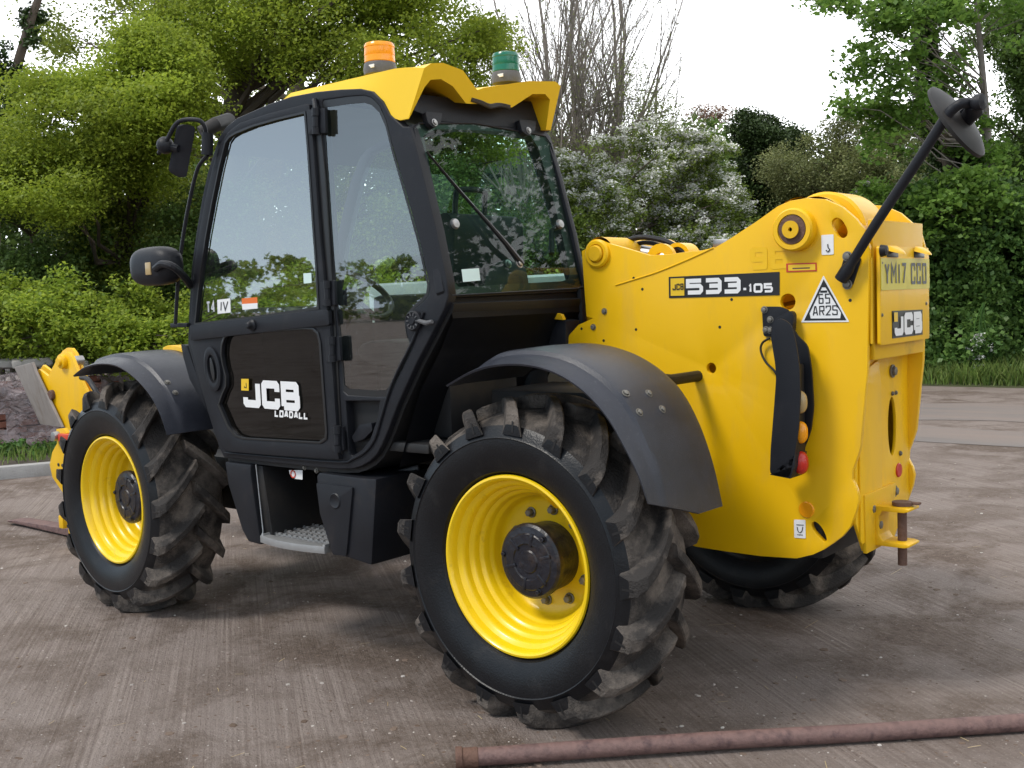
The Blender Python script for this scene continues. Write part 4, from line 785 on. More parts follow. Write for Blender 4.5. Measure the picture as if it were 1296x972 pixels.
obj('carriage_pin', lathe([(.030, .10), (.032, 0), (.030, -.02), (.02, -.022), (0, -.022)], hit(70.5, 552, 1, .68), seg=20), STL, CG)
bm = bmesh.new()
for px, py in ((74, 588), (79, 589), (81, 595), (86, 666)): disc(hit(px, py, 1, .698), YN, .012, .003, 12, bm)
obj('carriage_hole', bm, BPR, CG)
for y in (.86, 1.40):
    pr = [(-5.74, .030), (-5.72, .022), (-4.72, .012), (-4.66, .012), (-4.66, .52), (-4.70, .52), (-4.71, .066), (-5.6, .045)]
    obj('fork', plate_bm([V((a, y, b)) for a, b in pr], n=YN, t=-.12, b=.006), RST if y > 1 else PIPE, T)



# ================================================================== THE YARD
def ground_mat():
    m = bpy.data.materials.new('yard_concrete_and_mud'); m.use_nodes = True; t = m.node_tree; b = t.nodes['Principled BSDF']; n = t.nodes.new; k = t.links.new
    c = n('ShaderNodeTexCoord'); P = c.outputs['Object']
    def nz(scale, det=6, rough=.6, src=None, dist=0):
        z = n('ShaderNodeTexNoise'); z.inputs['Scale'].default_value = scale; z.inputs['Detail'].default_value = det; z.inputs['Roughness'].default_value = rough; z.inputs['Distortion'].default_value = dist; k(src or P, z.inputs['Vector']); return z.outputs[0]
    def mrg(s, a, b_, c_=0, d=1):
        r = n('ShaderNodeMapRange'); r.inputs[1].default_value = a; r.inputs[2].default_value = b_; r.inputs[3].default_value = c_; r.inputs[4].default_value = d; k(s, r.inputs[0]); return r.outputs[0]
    def mixc(f, a, b_):
        r = n('ShaderNodeMix'); r.data_type = 'RGBA'; k(f, r.inputs[0])
        for i, q in ((6, a), (7, b_)):
            if isinstance(q, tuple): r.inputs[i].default_value = q+(1,)
            else: k(q, r.inputs[i])
        return r.outputs[2]
    def mul(a, b_, op='MULTIPLY'):
        r = n('ShaderNodeMath'); r.operation = op
        for i, q in enumerate((a, b_)):
            if isinstance(q, (int, float)): r.inputs[i].default_value = q
            else: k(q, r.inputs[i])
        return r.outputs[0]
    # tamped concrete: brushed lines along one direction
    mp = n('ShaderNodeMapping'); mp.vector_type = 'TEXTURE'; mp.inputs['Rotation'].default_value = (0, 0, math.atan2(.586, -.81)); k(P, mp.inputs[0])
    mp2 = n('ShaderNodeMapping'); mp2.inputs['Scale'].default_value = (.30, 30, 1); k(mp.outputs[0], mp2.inputs[0])
    mp3 = n('ShaderNodeMapping'); mp3.inputs['Scale'].default_value = (.5, 5, 1); k(mp.outputs[0], mp3.inputs[0])
    st = nz(2.2, 5, .62, mp2.outputs[0], .15); st2 = nz(1.5, 4, .6, mp3.outputs[0], .3)
    big = nz(.45, 6, .62); mid = nz(1.7, 8, .68, None, .4); fine = nz(28, 8, .75); grit = nz(110, 4, .7)
    base = mixc(mrg(st, .38, .64), (.165, .125, .106), (.325, .270, .240))
    base = mixc(mrg(st2, .35, .7), base, (.245, .200, .178))
    mudf = mul(mrg(mid, .44, .57), mrg(big, .38, .57, .3, 1)); mud = mixc(mrg(fine, .3, .7), (.060, .039, .027), (.170, .124, .096))
    base = mixc(mul(mudf, .9), base, mud)
    base = mixc(mul(mrg(fine, .5, .75), .35), base, (.27, .225, .205)); base = mixc(mul(mrg(grit, .60, .68), .7), base, (.50, .46, .42))
    base = mixc(mul(mrg(nz(70, 3, .5), .62, .70), .5), base, (.07, .05, .042))
    k(base, b.inputs['Base Color']); k(mrg(mudf, 0, 1, .72, .9), b.inputs['Roughness']); b.inputs['Specular IOR Level'].default_value = .35
    bp = n('ShaderNodeBump'); bp.inputs['Strength'].default_value = 1; bp.inputs['Distance'].default_value = .03
    h = mul(mul(mul(st, .20), mul(fine, .55), 'ADD'), mul(mul(mid, 1.6), mul(grit, .22), 'ADD'), 'ADD'); k(h, bp.inputs['Height']); k(bp.outputs[0], b.inputs['Normal']); return m
GM = ground_mat()
bm = bmesh.new(); bmesh.ops.create_grid(bm, x_segments=8, y_segments=8, size=600)
g0 = obj('ground', bm, GM, None, org=V((0, 0, 0)), smooth=0); g0['kind'] = 'structure'
ROAD = mat('road_tarmac', (.175, .155, .145), .85, vary=.3, vscale=3, bump=.5, bscale=60, dirt=1, dirtcol=(.215, .172, .150), dscale=1.1, dlo=.36, stretch=(.35, 2.2, 1))
def ribbon(name, y0, y1, z, m, x0=-60, x1=60, wob=.12, seg=200):
    bm = bmesh.new(); A, B = [], []
    for i in range(seg+1):
        x = x0+(x1-x0)*i/seg; A.append(bm.verts.new((x, y0+wob*noise.noise(V((x*.9, y0, 1))), z))); B.append(bm.verts.new((x, y1+wob*noise.noise(V((x*.9, y1, 5))), z)))
    for i in range(seg): bm.faces.new((A[i], A[i+1], B[i+1], B[i]))
    o = obj(name, bm, m, None, org=V((0, 0, 0)), smooth=0); o['kind'] = 'structure'; return o
rd = [hit(1250, py, 2, 0).y for py in (564, 544, 536, 512)]
ribbon('road', rd[2], rd[3], .004, ROAD, wob=.7); ribbon('road_patch', rd[0], rd[1], .004, ROAD, wob=.5)
ve = 14.3
GRS = mat('grassy_soil', (.05, .055, .02), .95, vary=.5, vscale=5, bump=.8, bscale=14)
bm = bmesh.new(); rows = []
prof = [(ve-.15, -.02), (ve+.15, .05), (ve+.6, .14), (ve+1.4, .22), (ve+5, .4), (60, .5), (90, -.05)]
for i in range(121):
    x = -70+i*1.25; rows.append([bm.verts.new((x, y+.15*noise.noise(V((x*.7, y, 0))), z*(1+.4*noise.noise(V((x*.5, y, 3)))))) for y, z in prof])
for A, B in zip(rows, rows[1:]):
    for j in range(len(prof)-1): bm.faces.new((A[j], B[j], B[j+1], A[j+1]))
obj('grass_bank', bm, GRS, None, org=V((0, 0, 0)))['kind'] = 'structure'
# kerb on the left, one stone per object
KERB = mat('kerb_concrete', (.34, .33, .32), .85, vary=.2, vscale=10, bump=.5, bscale=70, dirt=.6, dirtcol=(.17, .15, .12), dscale=4)
k0, k1 = hit(0, 607.5, 2, 0), hit(62, 602, 2, 0); kd = (k1-k0); kd.z = 0; kd.normalize(); kn = V((-kd.y, kd.x, 0))
KB = empty('kerb', k0, 'low concrete kerb running behind the forks at the yard edge', 'kerb')
me = None
for i in range(-7, 9):
    c = k0+kd*(i*.915+.4)+kn*.07
    if me is None: o = obj('kerb_stone', box((0, 0, 0), (.905, .14, .16), .018), KERB, KB, org=V((0, 0, 0))); me = o.data
    else: o = bpy.data.objects.new('kerb_stone', me); COL.objects.link(o); o.parent = KB
    o.location = c+V((0, 0, .045))-k0; o.rotation_euler = (random.uniform(-.01, .01), random.uniform(-.01, .01), math.atan2(kd.y, kd.x)+random.uniform(-.008, .008))
SOIL = mat('dark_soil', (.06, .048, .035), .95, vary=.5, vscale=6, bump=1, bscale=20)
bm = bmesh.new(); rows = []
for i in range(60):
    rows.append([bm.verts.new(k0+kd*(-9+i*.32)+kn*d+V((0, 0, .09+(.12*noise.noise(V((i*.4, d*2, 0))) if d > .2 else 0)+.02*d))) for d in (.14, .3, .6, 1, 1.6, 2.5, 4, 6, 9)])
for A, B in zip(rows, rows[1:]):
    for j in range(8): bm.faces.new((A[j], B[j], B[j+1], A[j+1]))
obj('soil_bed', bm, SOIL, None, org=V((0, 0, 0)))['kind'] = 'structure'
# ---- wrapped pallet of bricks
BRK = mat('red_brick', (.25, .10, .07), .85, vary=.35, vscale=14, bump=.4, bscale=60); BRK2 = mat('brown_brick', (.17, .085, .065), .85, vary=.35, vscale=14, bump=.4)
WRAP = bpy.data.materials.new('plastic_wrap'); WRAP.use_nodes = True; t = WRAP.node_tree; t.nodes.clear(); n = t.nodes.new; k = t.links.new
o_ = n('ShaderNodeOutputMaterial'); tr = n('ShaderNodeBsdfTransparent'); pb = n('ShaderNodeBsdfPrincipled'); pb.inputs['Base Color'].default_value = (.38, .32, .33, 1); pb.inputs['Roughness'].default_value = .22
z = n('ShaderNodeTexNoise'); z.inputs['Scale'].default_value = 4; z.inputs['Detail'].default_value = 6; z.inputs['Distortion'].default_value = 1.5; c = n('ShaderNodeTexCoord'); k(c.outputs['Object'], z.inputs['Vector'])
mr = n('ShaderNodeMapRange'); mr.inputs[1].default_value = .42; mr.inputs[2].default_value = .62; mr.inputs[3].default_value = .30; mr.inputs[4].default_value = .72; k(z.outputs[0], mr.inputs[0])
z2 = n('ShaderNodeTexNoise'); z2.inputs['Scale'].default_value = 7; z2.inputs['Detail'].default_value = 3; z2.inputs['Distortion'].default_value = 2.5; k(c.outputs['Object'], z2.inputs['Vector'])
bp = n('ShaderNodeBump'); bp.inputs['Strength'].default_value = 1; bp.inputs['Distance'].default_value = .05; k(z2.outputs[0], bp.inputs['Height']); k(bp.outputs[0], pb.inputs['Normal'])
ms = n('ShaderNodeMixShader'); k(mr.outputs[0], ms.inputs[0]); k(tr.outputs[0], ms.inputs[1]); k(pb.outputs[0], ms.inputs[2]); k(ms.outputs[0], o_.inputs[0])
pc = at(38, 548, 12.6); pc.z = .1; BP = empty('brick_pallet', pc, 'stack of reddish bricks shrink wrapped in torn clear plastic behind the kerb', 'pallet of bricks')
ang = math.atan2(kd.y, kd.x)+.15; Rz = Matrix.Rotation(ang, 3, 'Z'); meb = None
for L in range(10):
    for i in range(11):
        for s_ in (0, 1):
            if s_ == 1 and L < 9: continue
            lx = (-1.25+i*.225+(.11 if L % 2 else 0)) if L < 9 or i < 9 else None
            if lx is None: continue
            if meb is None: o = obj('brick', box((0, 0, 0), (.215, .1025, .065), .004, seg=1), BRK, BP, org=V((0, 0, 0))); meb = o.data; meb2 = meb.copy(); meb2.materials[0] = BRK2
            else: o = bpy.data.objects.new('brick', meb if random.random() < .6 else meb2); COL.objects.link(o); o.parent = BP
            o.location = Rz @ V((lx+random.uniform(-.03, .03), s_*.12+random.uniform(-.04, .04), .05+L*.075)); o.rotation_euler = (random.uniform(-.06, .06), random.uniform(-.05, .05), ang+random.uniform(-.35, .35))
obj('brick_core', box(pc+Rz @ V((0, .45, .38)), (2.5, .62, .68), .02, Rz), BRK2, BP)
bm = bmesh.new(); nu, nv = 60, 26; grid = []
for i in range(nu):
    r = []
    for j in range(nv):
        u, v = i/(nu-1), j/(nv-1); lx = -1.42+2.84*u
        if v < .55: q = V((lx, -.12, .02+.83*v/.55))
        else: q = V((lx, -.12+1.0*(v-.55)/.45, .85))
        dn = noise.noise(V((lx*2.4, q.z*3, q.y*3)))*.15+noise.noise(V((lx*7, q.z*9+q.x, q.y*7)))*.045+.05*math.sin(q.z*5)
        q += V((0, -dn-.03 if v < .55 else 0, dn*.7)); e = abs(u-.5)*2
        if e > .85: q.x -= math.copysign(.18*(e-.85)/.15, u-.5); q.y += .15*(e-.85)/.15
        if v < .06: q.y -= .10
        r.append(bm.verts.new(pc+Rz @ q))
    grid.append(r)
for i in range(nu-1):
    for j in range(nv-1):
        if noise.noise(V((i*.16, j*.22, 9))) < .42 or j > 14: bm.faces.new((grid[i][j], grid[i+1][j], grid[i+1][j+1], grid[i][j+1]))
obj('plastic_wrap', bm, WRAP, BP, smooth=180)
STN = mat('grey_slab', (.28, .265, .25), .85, vary=.3, vscale=6, bump=.5, bscale=40)
for i, (px, py, sx, sz, lb) in enumerate(((6, 456, .36, .10, 'short weathered timber block lying on the wrapped bricks at the far left'), (40, 455, .42, .10, 'pale broken slab lying on the wrapped bricks beside the timber block'), (92, 459, .26, .08, 'small grey stone lying on the wrapped bricks behind the boom head'))):
    p = at(px, py, 12.5); own = box((0, 0, 0), (sx, .24, sz), .02, seg=1)
    for v in own.verts: v.co += V((noise.noise(v.co*5+V((i, 0, 0))), noise.noise(v.co*5+V((0, i, 5))), noise.noise(v.co*5+V((5, 0, i)))))*.035
    bmesh.ops.rotate(own, verts=own.verts, cent=(0, 0, 0), matrix=Matrix.Rotation(ang+.3*(i-1), 3, 'Z')); bmesh.ops.translate(own, verts=own.verts, vec=p+V((0, 0, -.04))); tag(obj('timber_block' if i == 0 else 'stone_slab', own, STN, None, smooth=40), lb, 'timber block' if i == 0 else 'stone')
# ---- rusty pipe in front
pa, pb_ = hit(578, 960, 2, .035), hit(1330, 911, 2, .035); pd = (pb_-pa).normalized(); pe = pa+pd*2.6
PI_ = tag(obj('rusty_pipe', tube(spline([pa, pa.lerp(pe, .3)+V((0, 0, .004)), pa.lerp(pe, .6)-V((0, 0, .003)), pe], 6), .0305, 28), PIPE, None), 'long rusty red steel pipe lying on the concrete in the foreground', 'pipe')
obj('pipe_collar', lathe([(.029, -.004), (.038, -.004), (.039, 0), (.039, .018), (.034, .02), (.034, .070), (.031, .072)], pa, pd, 28), RST, PI_)
# ---- pebbles, crumbs of mud, straw
def scatter(name, n_, shapes, m, kind='stuff', label=None, cat=None, rngx=((-9, 5), (-2.6, 12)), dens=None):
    vs, fs = [], []
    for i in range(n_):
        d = random.random()**1.7; D = 2.4+d*14; px = random.uniform(-30, 1330); g = hit(px, 486, 0, 0) if False else None
        a = (px-648)/F; dirx = FWD+RT*a; dirx.z = 0; p = V((CAM.x, CAM.y, 0))+dirx*D
        if p.y > 14: continue
        r, fl = shapes(); nv_ = 6; rot = random.uniform(0, 6.28); b0 = len(vs)
        asp = random.uniform(.6, 1)
        for kz, rr in ((0, 1), (.7, .75)):
            for q in range(nv_):
                th = 2*PI*q/nv_; x, y = math.cos(th)*r*rr*random.uniform(.75, 1.15), math.sin(th)*r*rr*asp*random.uniform(.75, 1.15)
                vs.append((p.x+x*math.cos(rot)-y*math.sin(rot), p.y+x*math.sin(rot)+y*math.cos(rot), -.002+kz*r*fl))
        for q in range(nv_): fs.append((b0+q, b0+(q+1) % nv_, b0+nv_+(q+1) % nv_, b0+nv_+q))
        fs.append(tuple(range(b0+nv_, b0+2*nv_)))
    me = bpy.data.meshes.new(name); me.from_pydata(vs, [], fs); o = link(name, me, m, None, org=V((0, 0, 0)), smooth=0); o['kind'] = kind; tag(o, label, cat); return o
PEB = leafmat('pebble_stone', (.62, .59, .55), (.22, .18, .15), (.38, .33, .30), trans=0, rough=.8, gain=1); CLD = leafmat('mud_crumb', (.11, .075, .055), (.20, .15, .12), trans=0, rough=.95, gain=1)
scatter('gravel', 6500, lambda: (random.uniform(.0025, .0055) if random.random() < .93 else random.uniform(.006, .012), random.uniform(.5, .9)), PEB, label='small pale pebbles and grit scattered over the yard', cat='gravel')
scatter('mud_crumbs', 6500, lambda: (random.uniform(.004, .011) if random.random() < .97 else random.uniform(.012, .026), random.uniform(.25, .45)), CLD, label='dry crumbs of brown mud scattered over the yard', cat='mud')
STRW = leafmat('straw', (.45, .36, .20), (.30, .22, .12), trans=.1)
vs, fs = [], []
for i in range(170):
    D = 2.6+random.random()**1.4*8; a = random.uniform(-.5, .5); dx = FWD+RT*a; dx.z = 0; p = V((CAM.x, CAM.y, .004))+dx*D; th = random.uniform(0, PI); l = random.uniform(.01, .05) if random.random() < .93 else .13; w_ = .0012
    d = V((math.cos(th), math.sin(th), random.uniform(-.02, .05)))*l; s = V((-math.sin(th), math.cos(th), 0))*w_; b0 = len(vs); vs += [p-s, p+s, p+d+s+V((0, 0, .002)), p+d-s+V((0, 0, .002))]; fs.append((b0, b0+1, b0+2, b0+3))
me = bpy.data.meshes.new('straw'); me.from_pydata(vs, [], fs); o = link('straw', me, STRW, None, org=V((0, 0, 0)), smooth=0); tag(o, 'short bits of straw and dead grass on the concrete', 'straw', kind='stuff')
# ================================================================== PLANTS
def leaves(name, cen, size, m, parent, up=.5, asp=.62, jit=.35, droop=0.):
    cen = np.asarray(cen, float); n_ = len(cen)
    if n_ == 0: return None
    nr_ = rng.normal(size=(n_, 3)); nr_[:, 2] = np.abs(nr_[:, 2])+up; nr_ /= np.linalg.norm(nr_, axis=1)[:, None]
    a = rng.normal(size=(n_, 3)); a[:, 2] -= droop; a -= nr_*(a*nr_).sum(1)[:, None]; a /= np.linalg.norm(a, axis=1)[:, None]; b = np.cross(nr_, a)
    s = size*(1+jit*rng.uniform(-1, 1, (n_, 1))); fold = nr_*s*.12
    q = np.stack([cen-a*s*.5, cen+b*s*asp*.5-fold*0+nr_*s*.06, cen+a*s*.5-fold, cen-b*s*asp*.5+nr_*s*.06], 1).reshape(-1, 3)
    me = bpy.data.meshes.new(name); me.vertices.add(n_*4); me.vertices.foreach_set('co', q.ravel().astype(np.float32))
    me.loops.add(n_*4); me.loops.foreach_set('vertex_index', np.arange(n_*4, dtype=np.int32)); me.polygons.add(n_); me.polygons.foreach_set('loop_start', np.arange(0, n_*4, 4, dtype=np.int32)); me.update(calc_edges=True)
    return link(name, me, m, parent, smooth=0)
def clumps(blobs, n_, shell=.45, gap=.0, gs=1.3):
    vol = np.array([b[1][0]*b[1][1]*b[1][2] for b in blobs])**.8; pick = rng.choice(len(blobs), n_, p=vol/vol.sum()); o = []
    for i in pick:
        c, r = blobs[i]; d = rng.normal(size=3); d /= np.linalg.norm(d); u = shell+(1-shell)*rng.random()**.7
        p = np.array(c)+d*np.array(r)*u
        q_ = V(p*.55); p = p+np.array([noise.noise(q_), noise.noise(q_+V((31, 0, 0))), noise.noise(q_+V((0, 47, 0)))])*min(1.1, max(r)*.75)
        if p[2] < .12: continue
        if gap and noise.noise(V(p*gs)) < gap-.5: continue
        o.append(p)
    return np.array(o)
def leafcloud(cl, per, r, flat=.7):
    k_ = rng.poisson(per, len(cl)); base = np.repeat(cl, k_, 0); g = rng.normal(size=base.shape); g /= np.linalg.norm(g, axis=1)[:, None]+1e-9; g *= rng.random((len(base), 1))**.5
    g[:, 2] *= flat; p = base+g*r*np.repeat(rng.uniform(.6, 1.3, len(cl)), k_)[:, None]; return p[p[:, 2] > .05]
def limb_bm(bm, a, b, r0, r1, seg=5, wob=.12, n_=5, sag=.1):
    a, b = V(a), V(b); L = (b-a).length; pts = []
    for i in range(n_+1):
        t = i/n_; p = a.lerp(b, t); 
        if 0 < i < n_: p += V((noise.noise(p*1.7), noise.noise(p*1.7+V((9, 0, 0))), noise.noise(p*1.7+V((0, 9, 0)))))*wob*L*.5
        p.z += sag*L*math.sin(PI*t)*.5; pts.append(p)
    tube(pts, [r0+(r1-r0)*i/n_ for i in range(n_+1)], seg, bm); return pts
def woody(name, label, cat, base, blobs, ncl, per, cr, ls, lm, trunk=None, tr=.2, nl=40, bark=None, group=None, gap=0, shell=.45, up=.5, twigs=True, extra=None, asp=.62, flat=.7, gs=1.3, crown='crown', stems=1, droop=0, lr=.30):
    R_ = empty(name, base, label, cat, group); cl = clumps(blobs, ncl, shell, gap, gs); bark = bark or BARK
    bm = bmesh.new(); base = V(base)
    tp_ = trunk or [base, base+V((.1, .05, 1.2)), V(blobs[0][0])]
    tp_ = spline(tp_, 5); n_ = len(tp_); tube(tp_, [tr*(1-.8*i/(n_-1))*(1.35 if i == 0 else 1) for i in range(n_)], 12, bm)
    for s in range(stems-1):
        p = base+V((random.uniform(-.8, .8), random.uniform(-.5, .5), 0)); c = random.choice(blobs)[0]; limb_bm(bm, p, V(c), tr*.7, tr*.2, 6)
    if len(cl):
        idx = rng.choice(len(cl), min(nl, len(cl)), replace=False)
        for i in idx:
            c = V(cl[i]); hd = math.hypot(c.x-tp_[n_//2].x, c.y-tp_[n_//2].y); j = min(range(n_//6, n_), key=lambda q: abs(tp_[q].z-max(c.z-.4*hd-.2, tp_[0].z+1.2))); a = tp_[j]
            limb_bm(bm, a, c, max(.011, tr*lr*(1-.6*j/n_)), .007, 5, .25)
    obj('trunk', bm, bark, R_, smooth=60)
    P_ = leafcloud(cl, per, cr, flat); leaves(crown, P_, ls, lm, R_, up, asp, droop=droop)
    if extra:
        nm, frac, es, em, thr = extra; q = cl[rng.random(len(cl)) < frac] if len(cl) else cl
        c0 = np.array(blobs[0][0]); P2 = leafcloud(q, thr, cr*.62, .6); P2[:, 2] += cr*.28; leaves(nm, P2, es, em, R_, 1.2, .9)
    return R_
def B(px, py, D, rx, ry=None, rz=None):      # a blob of crown at that distance: radii in picture pixels
    c = at(px, py, D); k_ = D/F; return (tuple(c), (rx*k_, (ry or rx)*k_, (rz or ry or rx)*k_))
def gnd(px, D): p = at(px, 486, D); return V((p.x, p.y, .05))
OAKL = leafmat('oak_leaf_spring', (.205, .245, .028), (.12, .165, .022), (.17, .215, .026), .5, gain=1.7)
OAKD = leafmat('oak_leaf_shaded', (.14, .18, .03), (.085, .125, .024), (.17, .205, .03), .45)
HEDL = leafmat('hedge_leaf', (.30, .36, .045), (.12, .18, .028), (.21, .28, .035), .5)
SHD = leafmat('shrub_leaf_dark', (.075, .125, .03), (.042, .08, .02), (.10, .15, .035), .35)
IVY = leafmat('ivy_leaf', (.03, .055, .018), (.014, .03, .010), (.045, .075, .02), .15, .4)
HAW = leafmat('hawthorn_leaf', (.12, .165, .03), (.06, .10, .02), (.15, .195, .035), .4); BLO = leafmat('hawthorn_blossom', (.78, .78, .68), (.62, .64, .52), None, .25, .7)
HOLM = leafmat('dark_round_leaf', (.030, .052, .018), (.016, .030, .011), (.05, .08, .022), .15); OLV = leafmat('olive_leaf', (.135, .16, .06), (.08, .10, .04), (.18, .19, .075), .35)
SYC = leafmat('sycamore_leaf', (.15, .24, .045), (.08, .15, .03), (.115, .20, .035), .5); BRD = leafmat('broad_shrub_leaf', (.12, .20, .048), (.055, .11, .03), (.09, .16, .038), .4, .42)
RBR = leafmat('russet_leaf', (.20, .12, .075), (.13, .085, .06), None, .3); LIL = leafmat('lilac_flower', (.45, .36, .48), (.35, .28, .42), None, .3)
GRL = leafmat('grass_blade', (.10, .17, .03), (.045, .09, .02), (.15, .19, .05), .35); NTL = leafmat('nettle_leaf', (.07, .15, .03), (.035, .08, .02), None, .3)
# --- oak behind the cab
woody('oak_tree', 'large oak with fresh yellow green leaves spreading above the cab roof', 'oak tree', gnd(300, 18),
      [B(420, 45, 16.5, 150, 70, 55), B(560, 40, 17, 90, 60, 55), B(330, 30, 17, 90, 60, 60), B(480, 110, 17, 120, 60, 35), B(260, 95, 17.5, 60, 50, 40), B(610, 60, 18, 50, 50, 40), B(580, 165, 18, 110, 60, 50), B(440, -60, 17, 200, 110, 90)], 1500, 95, .52, .062, OAKL,
      trunk=[gnd(300, 18), gnd(305, 18)+V((0, 0, 2.2)), at(300, 120, 17.8), at(330, 20, 17.6), at(360, -120, 17.5)], tr=.34, nl=90, gap=.40, flat=.42)
woody('oak_tree', 'oak with drooping yellow green boughs at the left edge above the dark shrubs', 'oak tree', gnd(130, 16.5),
      [B(90, 170, 14.5, 120, 90, 55), B(200, 110, 15, 90, 80, 70), B(60, 230, 14.2, 80, 60, 50), B(180, 200, 15, 80, 70, 45), B(20, 130, 15, 60, 50, 40), B(240, 40, 16, 60, 60, 50)], 1600, 100, .46, .052, OAKL,
      trunk=[gnd(150, 16.5), at(160, 330, 16.5), at(185, 180, 16.2), at(200, 40, 16), at(205, -90, 16)], tr=.22, nl=80, gap=.40, flat=.42, lr=.22)
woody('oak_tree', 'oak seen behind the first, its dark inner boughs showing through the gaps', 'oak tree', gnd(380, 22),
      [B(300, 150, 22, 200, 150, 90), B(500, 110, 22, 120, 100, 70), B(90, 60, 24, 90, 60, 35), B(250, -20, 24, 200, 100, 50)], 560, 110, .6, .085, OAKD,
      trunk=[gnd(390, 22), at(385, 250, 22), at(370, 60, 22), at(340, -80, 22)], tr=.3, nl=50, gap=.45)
woody('ivy_clad_tree', 'leaning tree trunk wrapped in dark ivy at the top left corner', 'tree', gnd(-10, 21),
      [B(16, 110, 21, 18, 16, 45), B(40, 30, 21, 10, 10, 50), B(0, 190, 21, 22, 20, 50), B(5, 160, 21, 26, 20, 22)], 150, 60, .22, .09, IVY,
      trunk=[gnd(-20, 21), at(-5, 250, 21), at(18, 100, 21), at(55, -20, 21), at(80, -80, 21)], tr=.16, nl=10, shell=.2)
# --- shrubs under the oaks, one behind the other
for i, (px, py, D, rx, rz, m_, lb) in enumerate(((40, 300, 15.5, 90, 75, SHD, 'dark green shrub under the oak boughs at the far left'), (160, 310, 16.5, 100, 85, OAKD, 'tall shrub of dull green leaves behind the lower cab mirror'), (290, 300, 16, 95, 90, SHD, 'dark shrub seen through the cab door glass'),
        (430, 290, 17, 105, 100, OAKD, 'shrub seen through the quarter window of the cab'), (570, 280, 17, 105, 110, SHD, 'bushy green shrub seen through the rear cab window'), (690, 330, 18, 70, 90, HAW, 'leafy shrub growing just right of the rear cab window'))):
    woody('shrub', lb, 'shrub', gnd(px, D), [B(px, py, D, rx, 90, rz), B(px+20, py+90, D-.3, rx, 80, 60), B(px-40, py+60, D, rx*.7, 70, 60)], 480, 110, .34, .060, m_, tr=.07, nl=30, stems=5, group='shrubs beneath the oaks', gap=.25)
# --- clipped hedge on the left
hb = []
for i in range(34):
    px = -40+i*23; yy = 358+26*noise.noise(V((i*.8, 0, 0))); hb.append(B(px, yy+30+abs(px-100)*.0, 13.2, 26, 40, 26)); hb.append(B(px+8, 425, 12.7, 30, 46, 44)); hb.append(B(px+random.uniform(-12, 12), yy+random.uniform(-2, 10), 13.0, 7, 10, 16))
woody('hedge', 'light green leafy hedge running behind the cab and mirrors', 'hedge', gnd(150, 13), hb, 3000, 62, .19, .054, HEDL, tr=.05, nl=60, stems=14, shell=.6, up=.7, gap=.34, gs=3.2)
# --- bare poplars
def bare(bm, p, d, r, L, dep):
    q = p+d*L; mid = p+d*L*.5+V((noise.noise(p*3), noise.noise(p*3+V((7, 0, 0))), 0))*L*.06; tube([p, mid, q], [r, r*.85, r*.68], 5 if r > .02 else 3, bm, cap=False)
    if dep == 0 or r < .004: return
    for _ in range(1): bare(bm, q, (d+V((random.uniform(-.14, .14), random.uniform(-.14, .14), .05))).normalized(), r*.70, L*.84, dep-1)
    for s in range(3 if dep > 4 or dep == 1 else 2):
        th = random.uniform(0, 2*PI); pp = p.lerp(q, random.uniform(.35, 1)); bare(bm, pp, (d*1.0+V((math.cos(th), math.sin(th), .35))*random.uniform(.35, .65)).normalized(), r*.42, L*random.uniform(.5, .8), dep-1)
PB = leafmat('poplar_bud', (.17, .20, .06), (.12, .15, .05), None, .4)
for i, (px, D, lean, r, L) in enumerate(((672, 26, 0, .10, 2.0), (688, 25, .02, .12, 2.1), (712, 27, -.02, .13, 2.3), (730, 25, .03, .09, 2.0), (745, 26, 0, .12, 2.2), (775, 27, .03, .13, 2.0), (792, 25, .05, .11, 2.0), (818, 28, .05, .10, 1.75), (848, 29, .10, .09, 1.35))):
    R_ = empty('bare_tree', gnd(px, D), 'slender tree with bare grey twigs, %s' % ('leftmost, beside the green beacon', 'second from the green beacon', 'third from the green beacon', 'thin trunk fourth from the green beacon', 'fifth from the green beacon', 'tall forked one in the middle of the row', 'third from the right end of the row', 'second from the right end of the row', 'shortest, leaning over the blossom bush')[i], 'tree', 'bare trees behind the blossom bush')
    bm = bmesh.new(); bare(bm, gnd(px, D), V((lean, 0, 1)).normalized(), r*1.1, L*1.22, 6); me_ = [v.co.copy() for v in bm.verts if v.co.z > 3.5]; obj('trunk', bm, BARKG, R_, smooth=60)
    if me_:
        pts = np.array([random.choice(me_) for _ in range(700)])+rng.normal(size=(700, 3))*.05; leaves('leaf_buds', pts, .05, PB, R_)['kind'] = 'stuff'
woody('young_tree', 'young tree in thin pale leaf among the bare trees', 'tree', gnd(760, 24),
      [B(740, 150, 24, 60, 50, 60), B(800, 130, 24, 50, 50, 40), B(850, 150, 24, 40, 40, 26), B(700, 190, 24, 40, 40, 50), B(770, 180, 24, 90, 50, 50)], 330, 26, .5, .05, PB, tr=.08, nl=120, stems=4, bark=BARKG, gap=.4)
# --- hawthorn in blossom
woody('hawthorn', 'hawthorn bush covered in white blossom behind the machine', 'hawthorn', gnd(790, 18.5),
      [B(790, 240, 18.5, 85, 70, 55), B(750, 265, 18, 70, 60, 60), B(850, 225, 19, 60, 60, 45), B(890, 275, 18.5, 55, 60, 40), B(915, 255, 19, 36, 40, 26), B(830, 190, 19.5, 50, 50, 26), B(720, 230, 18.5, 50, 50, 40), B(810, 200, 19, 60, 50, 30), B(740, 320, 18, 70, 60, 60), B(860, 300, 18, 80, 60, 50), B(800, 370, 18, 120, 70, 90)], 1900, 70, .24, .05, HAW, tr=.12, nl=90, stems=5, up=.8,
      extra=('blossom', .85, .046, BLO, 55), gap=.28)
